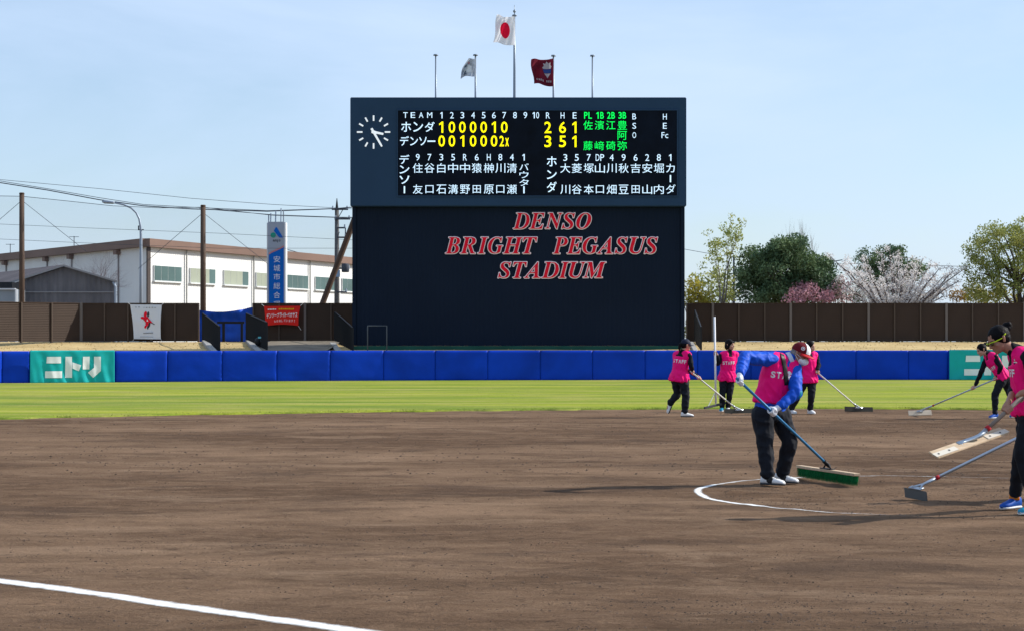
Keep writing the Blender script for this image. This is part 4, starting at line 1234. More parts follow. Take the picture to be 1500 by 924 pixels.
_, zw1 = hit(AR, dR, 244, 390); _, zw0 = hit(AR, dR, 244, 412.5)
for px0, px1, blind in ((224, 264.5, 0), (277, 314, 1), (326.5, 362.5, 1), (374, 400, 1), (419, 450, 0), (460.5, 491, 0), (500, 530, 0), (545, 572, 0)):
    s0, _ = hit(AR, dR, px0, 400); s1, _ = hit(AR, dR, px1, 400)
    w = wslab(AR, dR, nR, s0, s1, zw0, zw1, 0.036, 0.10, 'window', M_FRAME)
    wslab(AR, dR, nR, s0 - 0.06, s1 + 0.06, zw0 - 0.09, zw0 - 0.002, 0.036, 0.20, 'sill', M_FRAME, w)
    npn = 4
    for i in range(npn):
        g = 0.04 if i != 1 else 0.04; a = s0 + 0.02 + (s1 - s0 - 0.04) * i / npn + g / 2; b = s0 + 0.02 + (s1 - s0 - 0.04) * (i + 1) / npn - g / 2
        wslab(AR, dR, nR, a, b, zw0 + 0.03, zw1 - 0.03, 0.095, 0.112, 'pane', (M_BLIND if (blind and i in (0, 1, 2)) else M_GLASS), w)
bm = NB()
for px, py, h in ((108.5, 368, 1.0), (15, 378, 1.0)):
    s, _ = hit(AL, dL, px, py); p = AL + dL * s; p.z = ztop
    tube(bm, [p, p + Vector((0, 0, 0.75))], 0.03, 5); tube(bm, [p + Vector((-0.35, 0, 0.7)), p + Vector((0.35, 0, 0.7))], 0.02, 5)
obj('aerial', bm, M_WIRE, rt)
s, _ = hit(AR, dR, 447, 370); p = AR + dR * s - nR * 2; p.z = ztop - 0.05
bm = NB(); tube(bm, [p, p + Vector((0, 0, 1.3))], [0.07, 0.04], 6); q = p + Vector((0, 0, 0.5))
tube(bm, [q, q + Vector((-1.2, 0, -0.35)), q + Vector((-2.0, 0, -0.4))], 0.03, 5); tube(bm, [q, q + Vector((1.2, 0, -0.35)), q + Vector((2.6, 0, -0.5))], 0.03, 5)
obj('roof_mast', bm, M_WIRE, rt)

# grey gabled shed in front of the warehouse
M_SHED = mat('weathered_shed', (0.15, 0.14, 0.145), 0.85, 0.2, 1.2, stretch=(3, 3, 0.4)); M_SHEDR = mat('shed_roof', (0.12, 0.10, 0.10), 0.8, 0.2, 0.7)
YG = 101
rt2 = thing('gabled_shed', (P(95, 0, YG).x, YG, 1.45), 'weathered grey gabled shed in front of the warehouse at left', 'shed')
g0, gA, g1 = P(21.5, 414.5, YG), P(95, 391, YG), P(168, 413, YG); back = Vector((-6.5, 10.5, 0))
bm = NB(); n = 40; prev = None
for i in range(n + 1):
    x = g0.x + (g1.x - g0.x) * i / n; t_ = (x - gA.x)
    z = gA.z + (g0.z - gA.z) * (gA.x - x) / (gA.x - g0.x) if x < gA.x else gA.z + (g1.z - gA.z) * (x - gA.x) / (g1.x - gA.x)
    for xx in (x,):
        c = [bm.verts.new((xx, YG + (0.04 if i % 2 else 0), 1.45)), bm.verts.new((xx, YG + (0.04 if i % 2 else 0), z))]
        if prev: bm.faces.new((prev[0], c[0], c[1], prev[1]))
        prev = c
for p in (g0, g1):
    bm.faces.new([bm.verts.new(q) for q in ((p.x, p.y, 1.45), (p.x, p.y, p.z), (p.x + back.x, p.y + back.y, p.z), (p.x + back.x, p.y + back.y, 1.45))])
obj('wall', bm, M_SHED, rt2)
for p in (g0, g1):
    dd = (p - gA); up = Vector((0, 0, 0.06)); o_ = Vector((0.15, -0.25, 0))
    a = gA + Vector((0, -0.25, 0.05)); b = p + dd.normalized() * 0.25 + Vector((0, -0.25, 0.05))
    bm = NB(); prism(bm, [a, b, b + back * 1.02, a + back * 1.02], up); obj('roof', bm, M_SHEDR, rt2)
    bm = NB(); prism(bm, [a + Vector((0, -0.04, -0.04)), b + Vector((0, -0.04, -0.04)), b + Vector((0, -0.04, 0.065)), a + Vector((0, -0.04, 0.065))], (0, 0.035, 0)); obj('verge', bm, mat('verge_grey', (0.32, 0.31, 0.31), 0.7), rt2)
bm = NB(); a, b = P(37, 428, YG - 0.06), P(166, 427.3, YG - 0.06); box(bm, a.x, b.x, YG - 0.06, YG - 0.02, a.z - 0.02, a.z + 0.035); obj('wall_joint', bm, mat('verge_grey', (0.32, 0.31, 0.31), 0.7), rt2)
bm = NB(); a = P(165.5, 413, YG - 0.2); b = P(169, 420, YG - .2); tube(bm, [a, b, Vector((b.x, b.y, 1.45))], 0.07, 8); obj('downspout', bm, M_GALV, rt2)
# low shed with dark roof
YQ = 98
rt3 = thing('low_shed', (P(5, 0, YQ).x, YQ, 1.45), 'low pale shed with black roof band at the left edge', 'shed')
a, b = P(-60, 470, YQ), P(22, 424, YQ)
bm = NB(); box(bm, a.x, b.x, YQ, YQ + 2, 1.45, b.z); obj('wall', bm, mat('pale_blue_wall', (0.30, 0.34, 0.38), 0.7, 0.1, 1), rt3)
bm = NB(); a2, b2 = P(-62, 422.5, YQ), P(18.5, 413.5, YQ); box(bm, a2.x, b2.x, YQ - 0.1, YQ + 2.1, a2.z, b2.z); obj('roof', bm, M_BLACK, rt3)
bm = NB(); a2, b2 = P(-62, 424.6, YQ), P(23, 422.6, YQ); box(bm, a2.x, b2.x, YQ - 0.16, YQ - 0.02, a2.z, b2.z); obj('gutter', bm, mat('sign_edge', (0.70, 0.72, 0.75), 0.5), rt3)
bm = NB(); p = P(24, 424, YQ - .1); tube(bm, [P(20, 423.6, YQ - .1), p, Vector((p.x, p.y, 1.45))], 0.05, 8); obj('downspout', bm, mat('sign_edge', (0.70, 0.72, 0.75), 0.5), rt3)

# ================================================================== TREES
M_BARK = mat('bark', (0.075, 0.060, 0.048), 0.9, 0.3, 4.0, 0.6)
M_BARKP = mat('pale_bark', (0.20, 0.18, 0.16), 0.9, 0.25, 4.0, 0.4)
def branch(bm, p, d, L_, r, depth, tips, rng, spread=0.6, up=0.15, n=3, seg=3):
    pts = [p]; rad = [r]; q = p.copy(); dd = d.normalized()
    for i in range(seg):
        dd = (dd + Vector((rng.uniform(-1, 1), rng.uniform(-1, 1), rng.uniform(-0.6, 0.8))) * 0.16 + Vector((0, 0, up * 0.3))).normalized()
        q = q + dd * (L_ / seg); pts.append(q.copy()); rad.append(r * (1 - 0.5 * (i + 1) / seg))
    tube(bm, pts, rad, 6 if r > 0.04 else 4)
    if depth == 0:
        tips.append((q, dd)); return
    for k in range(n):
        a = rng.uniform(0, 6.28); s = rng.uniform(0.6, 1.0) * spread
        u_, v_ = frame(dd); nd = (dd + (u_ * math.cos(a) + v_ * math.sin(a)) * s + Vector((0, 0, up))).normalized()
        at = pts[-1] if k == 0 else pts[rng.randint(1, seg)]
        branch(bm, at, nd, L_ * rng.uniform(0.6, 0.85), rad[-1] * (0.95 if k == 0 else 0.75), depth - 1, tips, rng, spread, up, n, seg)
    tips.append((pts[-1], dd))

def leaves(centres, per, rad, size, rng, flat=0.8, droop=0.0, quad=True):
    """small leaf faces gathered in clumps; returns mesh"""
    C = np.array([[*c] for c in centres]); n = len(C) * per
    idx = np.repeat(np.arange(len(C)), per)
    off = rng.normal(size=(n, 3)); off /= np.linalg.norm(off, axis=1)[:, None]; off *= (rng.random((n, 1)) ** 0.45)
    R = np.array(rad)[idx] if hasattr(rad, '__len__') else np.full(n, rad)
    pos = C[idx] + off * R[:, None] * np.array([1, 1, flat])
    a = rng.normal(size=(n, 3)); a /= np.linalg.norm(a, axis=1)[:, None]
    b = rng.normal(size=(n, 3)); b -= (b * a).sum(1)[:, None] * a; b /= np.linalg.norm(b, axis=1)[:, None]
    s = size * (0.6 + 0.8 * rng.random((n, 1)))
    v = np.stack([pos - a * s, pos + b * s * 0.5, pos + a * s, pos - b * s * 0.5], 1).reshape(-1, 3)
    me = bpy.data.meshes.new('crown'); me.vertices.add(n * 4); me.vertices.foreach_set('co', v.ravel().astype(np.float32))
    me.loops.add(n * 4); me.loops.foreach_set('vertex_index', np.arange(n * 4)); me.polygons.add(n)
    me.polygons.foreach_set('loop_start', np.arange(n) * 4); me.polygons.foreach_set('loop_total', np.full(n, 4)); me.update(calc_edges=True)
    return me
def tree(label, base, h, seed, crown_m, bark, depth=3, n=3, spread=0.6, up=0.15, r=0.2, first=0.35, per=60, clump=0.6, leaf=0.12, flat=0.8, extra=None, cat='tree', name='tree', group='trees behind the right fence'):
    rng = random.Random(seed); nr = np.random.default_rng(seed)
    t = thing(name, base, label, cat, group)
    bm = NB(); tips = []; base = Vector(base)
    st = base + Vector((0, 0, h * first)); tube(bm, [base, base.lerp(st, 0.5) + Vector((rng.uniform(-.1, .1), 0, 0)), st], [r * 1.25, r * 1.05, r], 10)
    for k in range(n + 1):
        a = k * 6.283 / (n + 1) + rng.uniform(-.4, .4)
        branch(bm, st, Vector((math.cos(a) * spread, math.sin(a) * spread, 1.0)), h * (1 - first) * 0.42, r * 0.7, depth, tips, rng, spread, up, n)
    obj('trunk', bm, bark, t, True)
    cs = [p for p, d in tips]
    if extra: cs += extra
    me = leaves(cs, per, clump, leaf, nr, flat)
    finish('crown', me, crown_m, t)
    return t, cs
def crown_ell(c, rx, ry, rz, n, seed):
    g = random.Random(seed); out = []
    while len(out) < n:
        p = Vector((g.uniform(-1, 1), g.uniform(-1, 1), g.uniform(-1, 1)))
        if 0.45 < p.length < 1 : out.append(Vector(c) + Vector((p.x * rx, p.y * ry, p.z * rz)))
    return out
M_LY = mat('leaf_yellow_green', (0.26, 0.32, 0.09), 0.7, col2=(0.42, 0.42, 0.14), scale=0.7, island=0.3, trans=0.35)
M_LD = mat('leaf_dark_evergreen', (0.060, 0.120, 0.065), 0.6, col2=(0.16, 0.22, 0.09), scale=0.6, island=0.4, trans=0.15)  # greens lightened to stand in for distance haze
M_LG = mat('leaf_fresh_green', (0.17, 0.24, 0.07), 0.7, col2=(0.38, 0.37, 0.10), scale=0.35, island=0.35, trans=0.35)
M_LB = mat('blossom_white', (0.72, 0.67, 0.64), 0.8, col2=(0.88, 0.85, 0.82), scale=1.0, island=0.2, trans=0.35)
M_LP = mat('blossom_pink', (0.40, 0.17, 0.21), 0.8, col2=(0.55, 0.34, 0.37), scale=0.9, island=0.3, trans=0.3)
M_LO = mat('leaf_olive_yellow', (0.24, 0.22, 0.03), 0.7, col2=(0.38, 0.32, 0.05), scale=0.8, island=0.3, trans=0.35)
def B(px, Y): return (P(px, 0, Y).x, Y, 1.45)
YT = 128
k = YT / FPX
# slender pale green tree with its yellowish undergrowth
tree('slender pale green young tree just right of the scoreboard', B(1058, YT), 9.3 * 0.86, 3, M_LY, M_BARKP, depth=3, n=2, spread=0.38, up=0.30, r=0.12, first=0.30, per=26, clump=0.42, leaf=0.10,
     extra=[P(x, y, YT + z) for x, y, z in ((1040, 358, 0), (1050, 352, .3), (1062, 360, -.3), (1072, 352, 0), (1036, 380, .4), (1078, 380, 0), (1070, 395, .4), (1046, 398, 0), (1088, 385, .2), (1028, 390, 0), (1043, 370, 0), (1066, 372, 0), (1084, 398, 0))])
def bush(label, pts, Y, m, seed, per=55, clump=0.7, leaf=0.12, cat='shrub', name='shrub', depth=1.4):
    nr = np.random.default_rng(seed); g = random.Random(seed)
    xs_ = [p[0] for p in pts]; cx = sum(xs_) / len(xs_)
    t = thing(name, B(cx, Y), label, cat, 'shrubs and low trees behind the fence')
    bm = NB(); cs = []
    for x, y in pts:
        for kk in range(3):
            c = P(x + g.uniform(-6, 6), y + g.uniform(-5, 5), Y + g.uniform(-depth, depth)); cs.append(c)
        b0 = Vector(B(cx + (x - cx) * 0.5, Y)); tube(bm, [b0, b0.lerp(c, 0.6) + Vector((0.1, 0, 0)), c], [0.06, 0.04, 0.02], 5)
    obj('trunk', bm, M_BARK, t, True)
    finish('crown', leaves(cs, per, clump, leaf, nr, 0.85), m, t)
    return t
bush('olive yellow shrub against the right side of the scoreboard', [(1006, 440), (1014, 434), (1020, 425), (1010, 418), (1028, 437), (1038, 440)], YT - 3, M_LO, 5)
bush('yellow green shrub under the slender young tree', [(1022, 415), (1034, 412), (1047, 420), (1060, 430), (1040, 432), (1052, 405), (1068, 418), (1075, 432), (1030, 440), (1058, 440)], YT + 2, M_LY, 6, per=45)
# great dark evergreen
ev = []
for c, rx, rz, n_ in (((1135, 395), 48, 34, 75), ((1172, 392), 42, 32, 60), ((1122, 425), 42, 22, 45), ((1190, 418), 38, 25, 40), ((1152, 375), 32, 22, 34), ((1198, 400), 24, 26, 24), ((1132, 362), 12, 9, 10), ((1163, 356), 10, 12, 9), ((1105, 372), 12, 8, 8), ((1100, 400), 22, 16, 16), ((1215, 425), 12, 16, 10)):
    q = P(c[0], c[1], YT - 1); ev += crown_ell(q, rx * k, 2.6, rz * k, n_, n_)
tree('broad dark evergreen tree with dense crown above the right fence', B(1150, YT - 1), 6.2, 9, M_LD, M_BARK, depth=2, n=3, spread=0.9, up=0.1, r=0.25, first=0.25, per=105, clump=0.66, leaf=0.10, extra=ev)
# bare twiggy tree showing above it
def bare(label, px, Y, h, seed, n=3, depth=4, spread=0.5, r=0.12, m=M_BARKP, group='leafless trees', first=0.3, up=0.25, crown=None):
    rng = random.Random(seed); base = Vector(B(px, Y)); t = thing('bare_tree', base, label, 'tree', group)
    bm = NB(); tips = []; st = base + Vector((0, 0, h * first)); tube(bm, [base, st], [r * 1.2, r], 8)
    for k_ in range(n): branch(bm, st, Vector((rng.uniform(-.5, .5) * spread * 2, rng.uniform(-.5, .5), 1)), h * (1 - first) * 0.36, r * 0.6, depth, tips, rng, spread, up, n)
    obj('trunk', bm, m, t, True)
    return t
bare('leafless twiggy tree rising above the dark evergreen', 1182, YT + 3, 8.6, 21, n=4, depth=4, spread=0.42, first=0.4, up=0.35)
bare('small leafless tree standing over the gabled shed ridge', 136, 108, 6.0, 22, n=4, depth=4, spread=0.75, r=0.07, m=mat('twig_red', (0.13, 0.075, 0.075), 0.9), first=0.35, up=0.05)
bush('dark rounded shrub right behind the gabled shed', [(140, 430), (132, 437), (150, 425), (160, 428)], 106, mat('leaf_dull', (0.06, 0.06, 0.05), 0.8, island=0.4), 30, per=30, clump=0.4, leaf=0.07, depth=0.5)
bush('deep pink blossoming shrub below the dark evergreen', [(1160, 436), (1172, 438), (1180, 430), (1192, 436), (1205, 434), (1172, 422), (1190, 424), (1212, 440)], YT - 4, M_LP, 8, per=60, clump=0.6, leaf=0.11, name='blossom_shrub')
bush('pale pink blossoming shrub beside the white cherry tree', [(1222, 425), (1230, 432), (1238, 438), (1216, 434), (1228, 418), (1240, 425)], YT - 3, mat('blossom_pale_pink', (0.42, 0.24, 0.26), 0.8, col2=(0.55, 0.42, 0.42), scale=1.2, island=0.3, trans=0.3), 9, per=45, clump=0.6, leaf=0.10, name='blossom_shrub')
# dark tree behind the cherry
ev = []
for c, rx, rz, n_ in (((1275, 385), 20, 22, 24), ((1305, 378), 26, 20, 34), ((1325, 395), 22, 20, 24), ((1270, 405), 18, 20, 20), ((1345, 398), 14, 12, 12), ((1300, 410), 44, 24, 30), ((1252, 432), 14, 10, 8)):
    ev += crown_ell(P(c[0], c[1], YT + 10), rx * k, 2.0, rz * k, n_, n_ + 1)
tree('dark green tree standing behind the white cherry tree', B(1300, YT + 10), 7.0, 14, M_LD, M_BARK, depth=2, n=2, spread=0.5, up=0.2, r=0.2, first=0.35, per=85, clump=0.55, leaf=0.09, extra=ev)
# white cherry: wide fan of arching boughs thickly set with blossom
YC = YT - 6
t = thing('cherry_tree', B(1310, YC), 'white blossoming cherry tree spreading wide over the right fence', 'tree', 'trees behind the right fence')
rng = random.Random(5); nr = np.random.default_rng(5); bm = NB(); cs = []
base = Vector(B(1312, YC)); st = base + Vector((0, 0, 0.9)); tube(bm, [base, st], [0.28, 0.24], 10)
tipsC = [(1222, 378), (1232, 392), (1228, 410), (1240, 425), (1250, 390), (1262, 378), (1270, 398), (1290, 372), (1302, 364), (1316, 372), (1310, 390), (1330, 378), (1338, 392), (1350, 384), (1362, 390), (1374, 394), (1382, 404), (1398, 398), (1412, 394), (1404, 412), (1390, 418), (1360, 412), (1372, 425), (1342, 412), (1290, 410), (1256, 412), (1268, 425), (1320, 420), (1348, 432), (1300, 432), (1240, 438), (1280, 438), (1325, 438), (1366, 438), (1385, 432), (1258, 400), (1325, 402), (1285, 422), (1340, 425)]
for i, (x, y) in enumerate(tipsC):
    e = P(x, y, YC + rng.uniform(-2.6, 2.6)); mid = st.lerp(e, 0.5) + Vector((0, 0, 0.35 * rng.random()))
    pts = []
    for s in np.linspace(0, 1, 9):
        p = st.lerp(mid, s).lerp(mid.lerp(e, s), s) + Vector((rng.uniform(-.09, .09), rng.uniform(-.09, .09), rng.uniform(-.07, .07))) * (s > 0); pts.append(p)
    tube(bm, pts, [0.12 * (1 - 0.88 * s) + 0.008 for s in np.linspace(0, 1, 9)], 5)
    for j in range(3, 9):
        p = pts[j]
        if j < 8 or rng.random() < 0.6: cs.append(p)
        for q in range(2):
            tw = p + Vector((rng.uniform(-1, 1), rng.uniform(-1, 1), rng.uniform(-0.3, 1.0))) * rng.uniform(0.3, 0.75)
            tube(bm, [p, tw], [0.02, 0.006], 3)
            if rng.random() < 0.75: cs.append(p.lerp(tw, rng.uniform(0.5, 1.0)))
obj('trunk', bm, mat('cherry_bark', (0.13, 0.10, 0.095), 0.9), t, True)
finish('crown', leaves(cs, 34, 0.32, 0.06, nr, 0.8), M_LB, t)
# small autumn-toned crowns and the big tree at the right edge
bush('small brownish orange tree in the gap before the big right tree', [(1403, 432), (1408, 436), (1398, 438), (1412, 430)], YT + 6, mat('leaf_russet', (0.33, 0.20, 0.06), 0.7, island=0.3, trans=0.3), 31, per=50, clump=0.35, leaf=0.08, depth=.4)
bush('low yellow green shrub at the foot of the big right tree', [(1425, 438), (1438, 432), (1455, 436), (1470, 434), (1485, 438), (1462, 428), (1448, 440), (1430, 428)], YT - 5, M_LO, 32, per=50, clump=0.5, leaf=0.1)
ev = []
for c, rx, rz, n_ in (((1455, 340), 24, 13, 30), ((1440, 365), 20, 18, 24), ((1430, 395), 12, 22, 16), ((1480, 350), 26, 20, 28), ((1500, 375), 26, 26, 26), ((1445, 415), 24, 16, 20), ((1475, 395), 26, 20, 20), ((1510, 340), 20, 16, 18), ((1530, 380), 24, 30, 28), ((1498, 415), 24, 16, 14), ((1550, 410), 24, 26, 18), ((1432, 425), 12, 16, 16), ((1428, 370), 9, 16, 12), ((1450, 385), 18, 14, 14), ((1448, 432), 22, 10, 14)):
    ev += crown_ell(P(c[0], c[1], YT - 8), rx * k, 2.2, rz * k, n_, n_ + 2)
t, cs = tree('tall spring green tree with open crown at the right edge', B(1494, YT - 8), 7.0, 17, M_LG, M_BARK, depth=3, n=3, spread=0.5, up=0.25, r=0.20, first=0.25, per=40, clump=0.48, leaf=0.08, extra=ev)
bm = NB()
for x, y in ((1452, 335), (1440, 360), (1470, 342), (1455, 375), (1482, 350), (1432, 400), (1512, 350), (1525, 380), (1465, 400), (1440, 420)):
    a = P(1492, 420, YT - 8); e = P(x, y, YT - 8 + random.uniform(-1, 1)); m_ = a.lerp(e, .5) + Vector((0.15, 0, 0.2)); tube(bm, [a, a.lerp(m_, .5), m_, m_.lerp(e, .5), e], [0.10, 0.085, 0.06, 0.045, 0.02], 6)
tube(bm, [B(1497, YT - 8), P(1494, 440, YT - 8), P(1492, 418, YT - 8)], [0.2, 0.17, 0.13], 8)
obj('bough', bm, M_BARK, t, True)
# far low line of trees right across behind everything
nr = np.random.default_rng(77); cs = [Vector((random.uniform(15, 95), 205 + random.uniform(-4, 4), random.uniform(1.5, 4.2 + 0.9 * noise.noise(Vector((i * 0.3, 0, 0)))))) for i in range(260)]
g = stuff(finish('far_wood', leaves(cs, 40, 1.0, 0.22, nr, 0.8), mat('leaf_far', (0.13, 0.15, 0.06), 0.8, col2=(0.22, 0.20, 0.08), scale=0.2, island=0.3), None)); tag(g, 'low line of far woodland seen in gaps above the fence', 'woodland')
# ================================================================== PEOPLE
M_SKIN = mat('skin', (0.52, 0.29, 0.20), 0.55, 0.06, 9.0, 0.05, 60)
M_SKIN2 = mat('skin_tanned', (0.36, 0.18, 0.12), 0.55, 0.06, 9.0, 0.05, 60)
M_HAIR = mat('hair_black', (0.006, 0.005, 0.006), 0.6, 0.3, 30, 0.6, 60, stretch=(3, 3, 0.5), bdist=0.002, spec=0.08)
M_HAIRG = mat('hair_grey', (0.20, 0.19, 0.19), 0.7, 0.3, 40, 0.6, 80)
M_VEST = mat('pink_mesh_vest', (0.95, 0.006, 0.185), 0.60, 0.05, 5.0, 0.15, 160, bdist=0.002, spec=0.1)
M_VESTTRIM = mat('vest_binding', (0.62, 0.006, 0.14), 0.6)
M_NAVYC = mat('black_jersey', (0.007, 0.008, 0.013), 0.85, 0.2, 6.0, 0.2, 90, bdist=0.002, spec=0.2)
M_TROUS = mat('black_trousers', (0.006, 0.008, 0.014), 0.8, 0.25, 5.0, 0.25, 70, bdist=0.003, spec=0.25)
M_BLUEJ = mat('blue_jacket', (0.002, 0.075, 0.52), 0.6, 0.12, 5.0, 0.15, 60, bdist=0.003, spec=0.2)
M_TEALJ = mat('teal_patch', (0.01, 0.22, 0.36), 0.5)
M_GLOVE = mat('white_glove', (0.74, 0.76, 0.80), 0.8, 0.05, 20, 0.3, 200, bdist=0.002)
M_MASK = mat('white_mask', (0.78, 0.79, 0.82), 0.8)
M_CAPR = mat('maroon_cap', (0.13, 0.006, 0.014), 0.85, 0.12, 12, 0.2, 90, bdist=0.002)
M_CAPB = mat('red_brim', (0.50, 0.018, 0.024), 0.6)
M_CAPN = mat('navy_cap', (0.010, 0.014, 0.035), 0.7)
M_SHW = mat('white_shoe', (0.74, 0.74, 0.74), 0.5); M_SOLE = mat('dark_sole', (0.05, 0.05, 0.055), 0.7); M_SOLEW = mat('white_sole', (0.70, 0.70, 0.70), 0.6)
M_SHB = mat('blue_shoe', (0.006, 0.07, 0.36), 0.6); M_SHT = mat('teal_shoe', (0.01, 0.20, 0.40), 0.5, col2=(0.03, 0.34, 0.44), scale=9); M_SHK = mat('black_shoe', (0.02, 0.02, 0.022), 0.5)
M_ORANGE = mat('orange_sock', (0.65, 0.20, 0.02), 0.7); M_LIME = mat('lime_plastic', (0.55, 0.70, 0.02), 0.35); M_EYE = mat('eye_dark', (0.015, 0.010, 0.008), 0.2)
M_LENS = mat('tinted_lens', (0.06, 0.05, 0.02), 0.1); M_STRAP = mat('black_strap', (0.008, 0.008, 0.009), 0.5); M_LIP = mat('lips', (0.38, 0.13, 0.11), 0.5)
M_PRINT = mat('vest_print', (0.80, 0.74, 0.77), 0.7)

def hand_parts(bm, w, c, ax, hr, side=1.0, s=1.0, glove=0.0):
    """hand closed on a handle: wrist w, handle point c, handle axis ax, handle radius hr"""
    w, c, ax = Vector(w), Vector(c), Vector(ax).normalized()
    u = (w - c); u -= ax * u.dot(ax)
    if u.length < 0.02: u, _ = frame(ax)
    u.normalize(); v = ax.cross(u).normalized() * side
    g = glove
    rr = hr + 0.009 * s + g
    palm = c + u * (hr + 0.016 * s)
    ellipsoid(bm, palm, ax * 0.042 * s + ax * g, v * 0.022 * s + v * g, u * (0.017 * s + g), 16, 10)
    ellipsoid(bm, palm + v * 0.018 + u * 0.0, ax * 0.038 * s + ax * g, v * 0.022 * s, u * (0.015 * s + g), 14, 8)
    capsule(bm, w, palm + (w - palm) * 0.2, 0.027 * s + g, 0.030 * s + g, 12)
    for i, (o, fl) in enumerate(((-0.031, 0.86), (-0.0105, 1.0), (0.0105, 0.97), (0.030, 0.80))):
        cc_ = c + ax * o * s; angs = (28, 28 + 88 * fl, 28 + 150 * fl, 28 + 205 * fl); pr = (0.0098, 0.0092, 0.0085, 0.0075)
        pts = [cc_ + (u * math.cos(math.radians(a)) + v * math.sin(math.radians(a))) * (rr + (0.012 if a == 28 else 0)) for a in angs]
        for j in range(3): capsule(bm, pts[j], pts[j + 1], pr[j] * s + g * .7, pr[j + 1] * s + g * .7, 8)
    th = [palm - v * 0.012 + ax * 0.030 * s, c + ax * 0.042 * s + (u * math.cos(-0.9) + v * math.sin(-0.9)) * (rr + .004), c + ax * 0.040 * s + (u * math.cos(-1.9) + v * math.sin(-1.9)) * rr, c + ax * 0.034 * s + (u * math.cos(-2.6) + v * math.sin(-2.6)) * rr]
    for j in range(3): capsule(bm, th[j], th[j + 1], (0.0125, 0.0115, 0.010)[j] * s + g * .7, (0.0115, 0.010, 0.0085)[j] * s + g * .7, 8)

def open_hand(bm, w, d, pn, s=1.0, glove=0.0):
    """relaxed hanging hand"""
    w, d, pn = Vector(w), Vector(d).normalized(), Vector(pn).normalized(); sd = d.cross(pn).normalized()
    pc = w + d * 0.045 * s; g = glove
    ellipsoid(bm, pc, d * 0.05 * s, sd * (0.038 * s + g), pn * (0.015 * s + g), 16, 10); capsule(bm, w, pc, 0.025 * s + g, 0.024 * s + g)
    for o, L_ in ((-0.029, 0.062), (-0.010, 0.072), (0.010, 0.068), (0.028, 0.052)):
        p0 = w + d * 0.085 * s + sd * o * s; p1 = p0 + (d + pn * 0.25).normalized() * L_ * 0.45 * s; p2 = p1 + (d + pn * 0.7).normalized() * L_ * 0.35 * s; p3 = p2 + (d + pn * 1.2).normalized() * L_ * 0.25 * s
        for a, b, r0, r1 in ((p0, p1, .0095, .009), (p1, p2, .009, .0082), (p2, p3, .0082, .0072)): capsule(bm, a, b, r0 * s + g, r1 * s + g, 8)
    p0 = w + d * 0.02 * s + sd * 0.028 * s; p1 = p0 + (d * 0.7 + sd * 0.6 + pn * 0.3).normalized() * 0.04 * s; p2 = p1 + (d + pn * .3).normalized() * 0.032 * s
    capsule(bm, p0, p1, .013 * s + g, .011 * s + g, 8); capsule(bm, p1, p2, .011 * s + g, .009 * s + g, 8)

